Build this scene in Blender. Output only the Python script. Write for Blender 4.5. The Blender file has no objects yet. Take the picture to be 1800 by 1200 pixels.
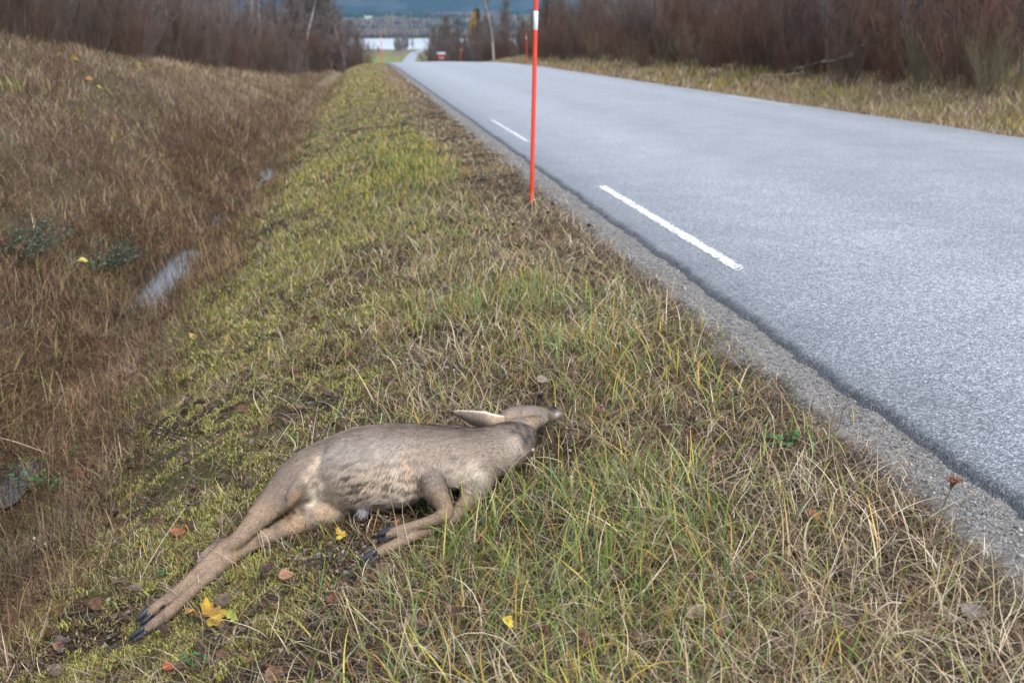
import bpy, bmesh, math, random
import numpy as np
from mathutils import Vector, Matrix
from mathutils.bvhtree import BVHTree

S = bpy.context.scene
R = math.radians
rng = np.random.default_rng(11)
random.seed(5)

# ------------------------------------------------------------------ camera
PITCH, YAW, FPX = R(17.81), R(8.43), 1750.0
CAMZ = 1.2
cam_d = bpy.data.cameras.new('camera')
cam = bpy.data.objects.new('camera', cam_d)
S.collection.objects.link(cam)
cam.location = (0, 0, CAMZ)
cam.rotation_euler = (math.pi / 2 - PITCH, 0, -YAW)
cam_d.sensor_width = 36
cam_d.lens = 35
cam_d.clip_start = 0.05
cam_d.clip_end = 20000
cam_d.dof.use_dof = True
cam_d.dof.focus_distance = 3.1
cam_d.dof.aperture_fstop = 4.0
S.camera = cam

# ------------------------------------------------------------------ light (overcast)
SUN_EL, SUN_ROT = R(52), R(150)
w = bpy.data.worlds.new('World')
S.world = w
w.use_nodes = True
nt = w.node_tree
for n in list(nt.nodes):
    nt.nodes.remove(n)
out = nt.nodes.new('ShaderNodeOutputWorld')
bg = nt.nodes.new('ShaderNodeBackground')
sky = nt.nodes.new('ShaderNodeTexSky')
sky.sky_type = 'NISHITA'
sky.sun_disc = False
sky.sun_elevation = SUN_EL
sky.sun_rotation = SUN_ROT
hsv = nt.nodes.new('ShaderNodeHueSaturation')
hsv.inputs['Saturation'].default_value = 0.30       # cloud veil: the blue is washed out
nt.links.new(sky.outputs[0], hsv.inputs['Color'])
nt.links.new(hsv.outputs[0], bg.inputs[0])
bg.inputs[1].default_value = 0.15
nt.links.new(bg.outputs[0], out.inputs[0])
sd = bpy.data.lights.new('sun', 'SUN')
sd.energy = 1.5
sd.angle = R(25)
sd.color = (1.0, 0.97, 0.93)
sun = bpy.data.objects.new('sun', sd)
S.collection.objects.link(sun)
# sky sun_rotation is measured clockwise from +Y
sdir = Vector((math.sin(SUN_ROT) * math.cos(SUN_EL), math.cos(SUN_ROT) * math.cos(SUN_EL), math.sin(SUN_EL)))
sun.rotation_euler = sdir.to_track_quat('Z', 'Y').to_euler()
S.view_settings.view_transform = 'Standard'
S.view_settings.look = 'None'
S.view_settings.gamma = 1
S.view_settings.exposure = 1.25
S.cycles.max_bounces = 5
S.cycles.diffuse_bounces = 2
S.cycles.glossy_bounces = 2
S.cycles.transparent_max_bounces = 8
S.cycles.volume_bounces = 0

# ------------------------------------------------------------------ helpers
def vnoise(x, y, seed=0):
    x = np.asarray(x, float); y = np.asarray(y, float)
    xi = np.floor(x).astype(np.int64); yi = np.floor(y).astype(np.int64)
    fx = x - xi; fy = y - yi
    fx = fx * fx * (3 - 2 * fx); fy = fy * fy * (3 - 2 * fy)
    def h(a, b):
        v = (a * 374761393 + b * 668265263 + seed * 974634533) & 0xffffffff
        v = ((v ^ (v >> 13)) * 1274126177) & 0xffffffff
        v = ((v ^ (v >> 15)) * 2246822519) & 0xffffffff
        return ((v ^ (v >> 16)) & 0xffffff) / float(0xffffff)
    return (h(xi, yi) * (1 - fx) + h(xi + 1, yi) * fx) * (1 - fy) + (h(xi, yi + 1) * (1 - fx) + h(xi + 1, yi + 1) * fx) * fy

def fbm(x, y, seed=0, o=3):
    s = 0; a = .5; t = 0
    for k in range(o):
        s = s + a * vnoise(np.asarray(x) * 2 ** k, np.asarray(y) * 2 ** k, seed + k); t += a; a *= .5
    return s / t

def sst(a, b, x):
    t = np.clip((np.asarray(x, float) - a) / (b - a), 0, 1)
    return t * t * (3 - 2 * t)

def tag(o, label=None, cat=None, group=None, kind=None):
    if label: o['label'] = label
    if cat: o['category'] = cat
    if group: o['group'] = group
    if kind: o['kind'] = kind
    return o

def link(o, parent=None):
    S.collection.objects.link(o)
    if parent: o.parent = parent
    return o

def empty(name, loc=(0, 0, 0), rz=0):
    o = bpy.data.objects.new(name, None)
    o.empty_display_size = .1
    link(o); o.location = loc; o.rotation_euler = (0, 0, rz)
    return o

def mesh_arrays(name, V, F, col=None, mat=None, parent=None, smooth=False, extra=None):
    """V (n,3), F (m,4) or (m,3) or list of both"""
    me = bpy.data.meshes.new(name)
    V = np.asarray(V, np.float32)
    Fs = F if isinstance(F, list) and isinstance(F[0], np.ndarray) else [F]
    Fs = [np.asarray(f, np.int32) for f in Fs if len(f)]
    me.vertices.add(len(V)); me.vertices.foreach_set('co', V.ravel())
    nl = sum(f.size for f in Fs); npoly = sum(len(f) for f in Fs)
    me.loops.add(nl); me.loops.foreach_set('vertex_index', np.concatenate([f.ravel() for f in Fs]))
    me.polygons.add(npoly)
    tot = np.concatenate([np.full(len(f), f.shape[1], np.int32) for f in Fs])
    st = np.concatenate([[0], np.cumsum(tot)[:-1]]).astype(np.int32)
    me.polygons.foreach_set('loop_start', st)
    if smooth:
        me.polygons.foreach_set('use_smooth', np.ones(npoly, bool))
    if col is not None:
        a = me.attributes.new('Col', 'FLOAT_COLOR', 'POINT')
        c = np.ones((len(V), 4), np.float32); c[:, :3] = col
        a.data.foreach_set('color', c.ravel())
    if extra:
        for k, v in extra.items():
            a = me.attributes.new(k, 'FLOAT', 'POINT'); a.data.foreach_set('value', np.asarray(v, np.float32))
    me.update(calc_edges=True)
    if mat: me.materials.append(mat)
    o = bpy.data.objects.new(name, me)
    return link(o, parent)

# node helpers ------------------------------------------------------
def new_mat(name):
    m = bpy.data.materials.new(name); m.use_nodes = True
    return m, m.node_tree, m.node_tree.nodes['Principled BSDF']

def plain(name, col, rough=.7, spec=.3, var=.25, scale=20, bump=0):
    m, t, b = new_mat(name)
    no = t.nodes.new('ShaderNodeTexNoise'); no.inputs['Scale'].default_value = scale; no.inputs['Detail'].default_value = 5
    tc = t.nodes.new('ShaderNodeTexCoord'); t.links.new(tc.outputs['Object'], no.inputs['Vector'])
    rp = t.nodes.new('ShaderNodeMapRange')
    rp.inputs['To Min'].default_value = 1 - var; rp.inputs['To Max'].default_value = 1 + var
    rp.inputs['From Min'].default_value = .3; rp.inputs['From Max'].default_value = .7
    t.links.new(no.outputs['Fac'], rp.inputs['Value'])
    mx = t.nodes.new('ShaderNodeVectorMath'); mx.operation = 'SCALE'
    mx.inputs[0].default_value = col
    t.links.new(rp.outputs[0], mx.inputs['Scale'])
    t.links.new(mx.outputs[0], b.inputs['Base Color'])
    b.inputs['Roughness'].default_value = rough
    b.inputs['Specular IOR Level'].default_value = spec
    if bump:
        bp = t.nodes.new('ShaderNodeBump'); bp.inputs['Strength'].default_value = bump; bp.inputs['Distance'].default_value = .01
        t.links.new(no.outputs['Fac'], bp.inputs['Height']); t.links.new(bp.outputs[0], b.inputs['Normal'])
    return m

def attr_mat(name, rough=.7, spec=.2, transl=0.0, scale=0, var=.2):
    m, t, b = new_mat(name)
    at_ = t.nodes.new('ShaderNodeAttribute'); at_.attribute_name = 'Col'
    c = at_.outputs['Color']
    if scale:
        no = t.nodes.new('ShaderNodeTexNoise'); no.inputs['Scale'].default_value = scale; no.inputs['Detail'].default_value = 6
        tc = t.nodes.new('ShaderNodeTexCoord'); t.links.new(tc.outputs['Object'], no.inputs['Vector'])
        rp = t.nodes.new('ShaderNodeMapRange'); rp.inputs['From Min'].default_value = .3; rp.inputs['From Max'].default_value = .7
        rp.inputs['To Min'].default_value = 1 - var; rp.inputs['To Max'].default_value = 1 + var
        t.links.new(no.outputs['Fac'], rp.inputs['Value'])
        mx = t.nodes.new('ShaderNodeVectorMath'); mx.operation = 'SCALE'
        t.links.new(c, mx.inputs[0]); t.links.new(rp.outputs[0], mx.inputs['Scale']); c = mx.outputs[0]
    t.links.new(c, b.inputs['Base Color'])
    b.inputs['Roughness'].default_value = rough
    b.inputs['Specular IOR Level'].default_value = spec
    if transl:
        tr = t.nodes.new('ShaderNodeBsdfTranslucent'); t.links.new(c, tr.inputs['Color'])
        ms = t.nodes.new('ShaderNodeMixShader'); ms.inputs[0].default_value = transl
        t.links.new(b.outputs[0], ms.inputs[1]); t.links.new(tr.outputs[0], ms.inputs[2])
        t.links.new(ms.outputs[0], t.nodes['Material Output'].inputs['Surface'])
    return m

M_BLADE = attr_mat('blade', .6, .2, .12)
M_LEAF = attr_mat('leaf', .6, .25, .2, scale=60, var=.3)
M_FUR = attr_mat('fur', .65, .2, .1)
M_HIDE = attr_mat('hide', .8, .1, 0, scale=90, var=.25)

# ------------------------------------------------------------------ the lie of the land
_Y = np.arange(-60, 9000, 1.0)
_s = np.interp(_Y, [-60, 45, 80, 330, 420, 830, 9000], [-.0163, -.0163, -.050, -.050, -.008, -.006, 0])
_s = np.where(_Y > 830, 0, _s)
_Z = np.cumsum(_s); _Z -= np.interp(0, _Y, _Z)
def zr(y): return np.interp(y, _Y, _Z)
_cy = np.array([-60, 80, 200, 350, 490, 600, 700, 780, 860, 1000, 9000.])
_cx = np.array([5., 5, 7.5, 14.5, 23, 30, 37.5, 46, 62, 110, 500])
_sm = np.interp(_Y, _cy, _cx)
_k = np.ones(61) / 61.
_pad = np.concatenate([np.full(30, _sm[0]), _sm, np.full(30, _sm[-1])])
_sm = np.convolve(_pad, _k, 'valid')
def xc(y): return np.interp(y, _Y, _sm)

PUDDLES = []          # (x, y, rx, ry, depth), filled in below

def ground(x, y, bump=True):
    x = np.asarray(x, float); y = np.asarray(y, float)
    u = x - xc(y) + 5.0
    bank = np.interp(y, [0, 8, 16, 26, 36, 58, 90, 200], [1.12, 1.2, 1.22, .70, .28, -.55, -.3, .3])
    ul = u - np.interp(y, [3, 4.6, 8.7, 15.7, 30], [-.10, -.10, -.17, .16, .2]) * sst(-.5, -1.3, u)
    left = np.interp(ul, [-1.80, -1.50, -1.25, -.6, 0, .6, 1.3, 1.62, 1.80],
                     [-.77, -.80, -.70, -.37, -.17, -.10, -.050, -.034, -.03])
    tb = np.clip((-1.8 - ul) / 3.7, 0, 1)
    left = left + (bank + .77) * (tb * (1 - .35 * tb) / .65)
    left = left + np.clip(-5.5 - u, 0, 60) * .06
    right = np.interp(u, [8.2, 8.35, 9.2, 10.2, 11.5, 13.5, 16], [-.03, -.05, -.16, -.02, .28, .45, .6]) + np.clip(u - 16, 0, 60) * .07
    mid = np.where((u > 1.80) & (u < 8.2), -.09 - .4 * sst(60, 120, y), 0)
    z = np.where(u < 1.80, left, np.where(u > 8.2, right, mid))
    hill = np.clip(np.abs(u - 5) - 26, 0, 170) * .17 * (1 - sst(180, 420, y))
    far = sst(250, 480, y)
    z = z * (1 - far) + (-.15) * far + hill
    road = zr(y)
    # lake basin, far shore and fells
    base = road.copy()
    lake = sst(835, 880, y) * (1 - sst(1330, 1370, y))
    base = base - 3.0 * lake
    farh = sst(1360, 2400, y) * (26 + 14 * (fbm(x / 420., y / 420., 5) - .5)) + sst(1345, 1420, y) * 1.5
    mtn = sst(2500, 4300, y) * (430 + 240 * (fbm(x / 700. + 7, y / 700., 9, 4) - .5))
    z = z + base + farh + mtn
    for (px_, py_, rx, ry, dp) in PUDDLES:
        z = z - dp * np.exp(-(((x - px_) / rx) ** 2 + ((y - py_) / ry) ** 2))
    if bump:
        off = ((u < 1.5) | (u > 8.5)) & (y < 200)
        am = np.where(u > -.9, .030, .07) * np.where(u > 0.9, .6, 1)
        b = am * (fbm(x * 3.2, y * 3.2, 21, 3) - .5) * 2
        b = b + np.where(u < -2.0, .22 * (fbm(x * .9, y * .9, 33, 2) - .5), 0) + np.where(u > 9, .25 * (fbm(x * .6, y * .6, 35, 2) - .5), 0)
        # the animal has pressed its bed flat
        bed = np.exp(-(((x - .05) / .75) ** 2 + ((y - 2.75) / .55) ** 2) * 1.2)
        z = z + np.where(off, b * (1 - bed), 0)
        z = z + np.where(y > 250, 1.2 * (fbm(x / 25., y / 25., 41, 2) - .5) * sst(250, 400, y) * (np.abs(u - 5) > 10), 0)
    return z

# pixel of the 1800 px photograph -> ray; used to find where on the ground a thing stands
_f = np.array([math.sin(YAW) * math.cos(PITCH), math.cos(YAW) * math.cos(PITCH), -math.sin(PITCH)])
_r = np.array([math.cos(YAW), -math.sin(YAW), 0.])
_u = np.cross(_r, _f)
def ray(px, py):
    d = _f * FPX + _r * (px - 900) - _u * (py - 600)
    return d / np.linalg.norm(d)
C0 = np.array([0, 0, CAMZ])
def at(px, py, h=0., bump=False):
    d = ray(px, py); t = .5
    step = .5
    lo = .3
    while t < 6000:
        p = C0 + d * t
        if p[2] < ground(p[0], p[1], bump) + h: break
        lo = t; t *= 1.06
    hi = t
    for _ in range(30):
        m = (lo + hi) / 2; p = C0 + d * m
        if p[2] < ground(p[0], p[1], bump) + h: hi = m
        else: lo = m
    return C0 + d * hi
def depth(p): return float(np.dot(p - C0, _f))
def xat(px, y, py=100):
    d = ray(px, py); return d[0] / d[1] * y

for (px_, py_, rx, ry, dp) in ((268, 488, .34, .95, .10), (466, 308, .15, .7, .06), (368, 386, .12, .5, .05), (2, 846, .13, .26, .06)):
    p = at(px_, py_)
    PUDDLES.append((p[0], p[1], rx, ry, dp))

# ------------------------------------------------------------------ ground sheet
def lines(segs):
    o = []
    for a, b, st in segs:
        o += list(np.arange(a, b - 1e-6, st))
    o.append(segs[-1][1])
    return np.array(o)
def geom_lines(a, b, st, g):
    o = [a]
    while o[-1] < b:
        o.append(o[-1] + st); st *= g
    return o
gx_pos = geom_lines(14, 4200, .5, 1.13)
gx_neg = [-v for v in geom_lines(7, 4200, .5, 1.13)][::-1]
GX = np.array(gx_neg[:-1] + list(lines([(-7, -2.4, .10), (-2.4, 1.9, .05), (1.9, 8.1, .62), (8.1, 14, .12)])[:-1]) + gx_pos)
GY = np.concatenate([np.arange(-12, 0, 1.5), np.arange(0, 1.2, .2), np.arange(1.2, 7, .05), np.arange(7, 16, .10), np.arange(16, 34, .25), np.arange(34, 100, .8), np.array(geom_lines(100, 7000, 2.5, 1.022))])
XX, YY = np.meshgrid(GX, GY)
ZZ = ground(XX, YY)
UU = XX - xc(YY) + 5
n1 = fbm(XX * 2.2, YY * 2.2, 51, 3); n2 = fbm(XX * .7, YY * .7, 52, 3); n3 = fbm(XX * 9, YY * 9, 53, 2)
col = np.zeros(XX.shape + (3,))
soil = np.array([.022, .017, .012]); thatch = np.array([.045, .034, .022]); moss = np.array([.060, .060, .020]); peat = np.array([.055, .034, .022])
straw = np.array([.19, .15, .095]); floor_ = np.array([.055, .038, .028]); field = np.array([.16, .19, .055]); fell = np.array([.020, .034, .030]); grit = np.array([.16, .155, .15])
def mixc(c, d, t): return c * (1 - t[..., None]) + d * t[..., None]
col[:] = soil
col = mixc(col, thatch, sst(.35, .65, n1) * .7)
mossm = sst(.46, .58, n2) * sst(.35, .5, n1) * sst(.25, -.25, UU) * sst(-1.25, -1.0, UU)
col = mixc(col, moss, mossm)
col = mixc(col, peat, sst(-1.1, -1.4, UU))
col = mixc(col, straw * .42, sst(-2.1, -3.0, UU) * (.5 + .5 * n1))
col = mixc(col, straw, sst(8.1, 8.4, UU) * (.4 + .6 * n1))
col = mixc(col, grit, sst(1.42, 1.54, UU + .20 * (fbm(XX * 6, YY * 6, 77) - .5)) * sst(8.3, 8.2, UU) * (YY < 300))
col = mixc(col, straw * .9, sst(16, 30, YY) * sst(1.5, 1.2, UU) * sst(-6, -5, UU))
col = mixc(col, floor_, np.maximum(sst(-5.5, -8, UU), sst(11.5, 13.5, UU)))
farm = sst(380, 460, YY)
fld = mixc(np.broadcast_to(straw * np.array([.9, .95, .7]), col.shape), field, sst(.5, .56, fbm(XX / 60., YY / 60., 61)))
col = mixc(col, fld, farm)
fs = sst(1370, 1420, YY)
fcol = mixc(np.broadcast_to(np.array([.085, .072, .055]), col.shape), field, sst(.50, .55, fbm(XX / 160., YY / 160., 62)))
col = mixc(col, fcol, fs)
rockm = sst(.60, .66, fbm(XX / 90., YY / 90., 63, 4))
col = mixc(col, mixc(np.broadcast_to(fell, col.shape), np.array([.12, .125, .13]), rockm * .3), sst(2450, 2700, YY))
col = col * (1 + .35 * (n3[..., None] - .5))
nx, ny = len(GX), len(GY)
idx = np.arange(nx * ny).reshape(ny, nx)
F = np.stack([idx[:-1, :-1], idx[:-1, 1:], idx[1:, 1:], idx[1:, :-1]], -1).reshape(-1, 4)
M_GROUND = attr_mat('earth', .95, .1, 0, scale=45, var=.55)
g = mesh_arrays('ground', np.stack([XX, YY, ZZ], -1).reshape(-1, 3), F, col.reshape(-1, 3), M_GROUND, smooth=True)
tag(g, 'mossy grass verge, ditch and bank running along the road down to the valley', kind='structure')

# ------------------------------------------------------------------ road
def asphalt():
    m, t, b = new_mat('asphalt')
    N = t.nodes.new; L = t.links.new
    tc = N('ShaderNodeTexCoord'); P = tc.outputs['Object']
    vo = N('ShaderNodeTexVoronoi'); vo.inputs['Scale'].default_value = 185; L(P, vo.inputs['Vector'])
    vo2 = N('ShaderNodeTexVoronoi'); vo2.inputs['Scale'].default_value = 90; L(P, vo2.inputs['Vector'])
    sep = N('ShaderNodeSeparateColor'); L(vo.outputs['Color'], sep.inputs[0])
    rmp = N('ShaderNodeValToRGB'); L(sep.outputs[0], rmp.inputs[0])
    e = rmp.color_ramp.elements
    e[0].position = 0; e[0].color = (.075, .083, .100, 1)
    e[1].position = 1; e[1].color = (.50, .53, .58, 1)
    for p, c in ((.35, .14), (.6, .215), (.85, .32)):
        x = e.new(p); x.color = (c, c * 1.06, c * 1.18, 1)
    no = N('ShaderNodeTexNoise'); no.inputs['Scale'].default_value = 2.2; no.inputs['Detail'].default_value = 7; L(P, no.inputs['Vector'])
    no2 = N('ShaderNodeTexNoise'); no2.inputs['Scale'].default_value = 38; no2.inputs['Detail'].default_value = 4; L(P, no2.inputs['Vector'])
    mr = N('ShaderNodeMapRange'); L(no.outputs['Fac'], mr.inputs[0]); mr.inputs[1].default_value = .3; mr.inputs[2].default_value = .7; mr.inputs[3].default_value = .93; mr.inputs[4].default_value = 1.15
    mr2 = N('ShaderNodeMapRange'); L(no2.outputs['Fac'], mr2.inputs[0]); mr2.inputs[1].default_value = .3; mr2.inputs[2].default_value = .7; mr2.inputs[3].default_value = .72; mr2.inputs[4].default_value = 1.25
    mu = N('ShaderNodeMath'); mu.operation = 'MULTIPLY'; L(mr.outputs[0], mu.inputs[0]); L(mr2.outputs[0], mu.inputs[1])
    wear = N('ShaderNodeAttribute'); wear.attribute_name = 'wear'
    mu2 = N('ShaderNodeMath'); mu2.operation = 'MULTIPLY'; L(mu.outputs[0], mu2.inputs[0]); L(wear.outputs['Fac'], mu2.inputs[1])
    vm = N('ShaderNodeVectorMath'); vm.operation = 'SCALE'; L(rmp.outputs[0], vm.inputs[0]); L(mu2.outputs[0], vm.inputs['Scale'])
    L(vm.outputs[0], b.inputs['Base Color'])
    b.inputs['Roughness'].default_value = .42; b.inputs['Specular IOR Level'].default_value = .75
    ad = N('ShaderNodeMath'); ad.operation = 'ADD'; L(vo.outputs['Distance'], ad.inputs[0]); L(vo2.outputs['Distance'], ad.inputs[1])
    bp = N('ShaderNodeBump'); bp.inputs['Strength'].default_value = .8; bp.inputs['Distance'].default_value = .004; bp.invert = True
    L(ad.outputs[0], bp.inputs['Height']); L(bp.outputs[0], b.inputs['Normal'])
    return m
M_ASPH = asphalt()
RY = np.concatenate([np.arange(-10, 1, .5), np.arange(1, 14, .025), np.arange(14, 30, .1), np.arange(30, 110, .5), np.arange(110, 880, 3.0)])
UL, UR = 1.715, 8.22
def edge_l(y):
    near = (y < 40)
    return UL + np.where(near, .022 * (fbm(y * 3.1, y * 0 + 3, 81, 3) - .5) * 2 + .020 * (vnoise(y * 22, y * 0, 82) - .5), 0)
def edge_r(y): return UR + .10 * (fbm(y * 1.4, y * 0 + 9, 83, 3) - .5)
cross = [('l', -.075, -.085, .42), ('l', -.012, -.022, .30), ('l', .0, -.006, .42), ('l', .035, .0, .70), (2.05, 0, .008, .94), (2.5, 0, .02, 1.08), (3.1, 0, .028, 1.22), (3.9, 0, .045, 1.04), (4.98, 0, .06, 1.12), (6.1, 0, .045, 1.04), (6.9, 0, .028, 1.2), (7.6, 0, .012, 1.08),
         ('r', -.03, .0, .8), ('r', .01, -.03, .35), ('r', .06, -.12, .35)]
V = []; W = []
el = edge_l(RY); er = edge_r(RY); z0 = zr(RY); xo = xc(RY) - 5
rough_e = .010 * (vnoise(RY * 31, RY * 0 + 1, 84) - .5)
for c in cross:
    if c[0] == 'l': u_ = el + c[1]; z_ = c[2] + (rough_e if c[3] < .5 else 0)
    elif c[0] == 'r': u_ = er + c[1]; z_ = c[2]
    else: u_ = np.full_like(RY, c[0]); z_ = c[2]
    V.append(np.stack([u_ + xo, RY, z0 + z_], -1)); W.append(np.full(len(RY), c[3]))
V = np.stack(V, 1); W = np.stack(W, 1); n = len(cross)
idx = np.arange(V.shape[0] * n).reshape(-1, n)
F = np.stack([idx[:-1, :-1], idx[:-1, 1:], idx[1:, 1:], idx[1:, :-1]], -1).reshape(-1, 4)
road = mesh_arrays('road', V.reshape(-1, 3), F, mat=M_ASPH, smooth=True, extra={'wear': W.ravel()})
tag(road, 'worn grey asphalt country road with broken left edge running over a crest', kind='structure')
def road_z(u, y):
    us = np.array([UL + .035] + [c[0] for c in cross if not isinstance(c[0], str)] + [UR - .03])
    zs = np.array([0.] + [c[2] for c in cross if not isinstance(c[0], str)] + [0.])
    return zr(y) + np.interp(u, us, zs)

def paint_mat():
    m, t, b = new_mat('road_paint')
    N = t.nodes.new; L = t.links.new
    tc = N('ShaderNodeTexCoord')
    no = N('ShaderNodeTexNoise'); no.inputs['Scale'].default_value = 42; no.inputs['Detail'].default_value = 5; L(tc.outputs['Object'], no.inputs['Vector'])
    at_ = N('ShaderNodeAttribute'); at_.attribute_name = 'rim'
    ad = N('ShaderNodeMath'); ad.operation = 'MULTIPLY_ADD'; ad.inputs[1].default_value = .22; L(at_.outputs['Fac'], ad.inputs[0]); L(no.outputs['Fac'], ad.inputs[2])
    gt = N('ShaderNodeMapRange'); L(ad.outputs[0], gt.inputs[0]); gt.inputs[1].default_value = .57; gt.inputs[2].default_value = .68
    gt.inputs[3].default_value = .95; gt.inputs[4].default_value = .0
    b.inputs['Base Color'].default_value = (.66, .67, .69, 1); b.inputs['Roughness'].default_value = .55
    tr = N('ShaderNodeBsdfTransparent'); ms = N('ShaderNodeMixShader')
    L(gt.outputs[0], ms.inputs[0]); L(tr.outputs[0], ms.inputs[1]); L(b.outputs[0], ms.inputs[2])
    L(ms.outputs[0], t.nodes['Material Output'].inputs['Surface'])
    return m
M_PAINT = paint_mat()
def dash(u0, u1, y0, y1, wear_=0.):
    ys = np.arange(y0, y1 + .01, .1); us = np.linspace(u0, u1, 7)
    UUm, YYm = np.meshgrid(us, ys)
    Vd = np.stack([UUm + xc(YYm) - 5, YYm, road_z(UUm, YYm) + .004], -1)
    rim = np.maximum(np.abs(np.linspace(-1, 1, 7))[None, :] ** 3, sst(.15, 0, np.minimum(ys - y0, y1 - ys))[:, None])
    i = np.arange(Vd.shape[0] * 7).reshape(-1, 7)
    Fd = np.stack([i[:-1, :-1], i[:-1, 1:], i[1:, 1:], i[1:, :-1]], -1).reshape(-1, 4)
    o = mesh_arrays('edge_line', Vd.reshape(-1, 3), Fd, mat=M_PAINT, extra={'rim': (rim + wear_).ravel()})
    tag(o, kind='structure')
    return o
for d0, ln, wear_ in ((4.95, 3.35, .05), (12.0, 3.6, .4), (19.4, 3.6, .9), (-2.4, 3.6, .05)):
    dash(1.94, 2.03, d0, d0 + ln, wear_)
for d0, ln, wear_ in ((17.8, 3.5, .25), (25.2, 3.6, .8), (3.0, 3.6, .1)):
    dash(7.78, 7.91, d0, d0 + ln, wear_)

# ------------------------------------------------------------------ the dead roe deer
SLANT = math.sin(PITCH + R(7))
def ring_loft(P, A, B, upv, nseg=20):
    """closed tube through P with half widths A (across, level) and B (up)"""
    P = np.asarray(P, float); n = len(P)
    # resample with a smooth spline
    t = np.concatenate([[0], np.cumsum(np.linalg.norm(np.diff(P, axis=0), axis=1))])
    def cr(X, tt):
        X = np.asarray(X, float)
        m = np.zeros_like(X)
        m[1:-1] = ((X[2:] - X[:-2]).T / (t[2:] - t[:-2])).T
        m[0] = (X[1] - X[0]) / (t[1] - t[0]); m[-1] = (X[-1] - X[-2]) / (t[-1] - t[-2])
        i = np.clip(np.searchsorted(t, tt, 'right') - 1, 0, n - 2)
        h = t[i + 1] - t[i]; s = (tt - t[i]) / h
        if X.ndim > 1: h = h[:, None]; s = s[:, None]
        return (2 * s ** 3 - 3 * s ** 2 + 1) * X[i] + (s ** 3 - 2 * s ** 2 + s) * h * m[i] + (-2 * s ** 3 + 3 * s ** 2) * X[i + 1] + (s ** 3 - s ** 2) * h * m[i + 1]
    tt = np.linspace(0, t[-1], max(n * 4, int(t[-1] / .012)))
    Q = cr(P, tt); a = cr(A, tt); b = cr(B, tt)
    T = np.gradient(Q, axis=0); T /= np.linalg.norm(T, axis=1)[:, None]
    up = np.asarray(upv, float)
    side = np.cross(T, up); side /= np.linalg.norm(side, axis=1)[:, None]
    u2 = np.cross(side, T)
    # rounded ends
    caps0 = [(-.92, .38), (-.7, .71), (-.38, .92)]
    QQ = []; AA = []; BB = []; SS = []; U2 = []
    for d, k in caps0:
        QQ.append(Q[0] + T[0] * d * min(a[0], b[0])); AA.append(a[0] * k); BB.append(b[0] * k); SS.append(side[0]); U2.append(u2[0])
    for i in range(len(Q)):
        QQ.append(Q[i]); AA.append(a[i]); BB.append(b[i]); SS.append(side[i]); U2.append(u2[i])
    for d, k in caps0[::-1]:
        QQ.append(Q[-1] - T[-1] * d * min(a[-1], b[-1])); AA.append(a[-1] * k); BB.append(b[-1] * k); SS.append(side[-1]); U2.append(u2[-1])
    QQ = np.array(QQ); AA = np.array(AA)[:, None, None]; BB = np.array(BB)[:, None, None]
    th = np.linspace(0, 2 * np.pi, nseg, endpoint=False)[None, :, None]
    V = QQ[:, None] + np.cos(th) * AA * np.array(SS)[:, None] + np.sin(th) * BB * np.array(U2)[:, None]
    m = len(QQ); V = V.reshape(-1, 3)
    V = np.concatenate([V, [V[:nseg].mean(0), V[-nseg:].mean(0)]])
    i = np.arange(m)[:-1, None] * nseg; j = np.arange(nseg)[None]; j2 = (j + 1) % nseg
    F = np.stack([i + j, i + j2, i + nseg + j2, i + nseg + j], -1).reshape(-1, 4)
    c0, c1 = m * nseg, m * nseg + 1
    jj = np.arange(nseg); k2 = (jj + 1) % nseg
    T0 = np.stack([jj * 0 + c0, k2, jj], -1); T1 = np.stack([jj * 0 + c1, (m - 1) * nseg + jj, (m - 1) * nseg + k2], -1)
    return V, F, np.concatenate([T0, T1])

def px_chain(nodes, ratio=1.0, upv=(0, 0, 1)):
    """nodes: (px, py, radius in px, height of the axis above the ground in m)"""
    P = []; A = []; B = []
    for q in nodes:
        p = at(q[0], q[1], q[3]); r = q[2] * depth(p) / FPX
        rt = q[4] if len(q) > 4 else ratio
        b = r / math.sqrt((rt * SLANT) ** 2 + (1 - SLANT ** 2))
        P.append(p); A.append(b * rt); B.append(b)
    return np.array(P), np.array(A), np.array(B)

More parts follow.
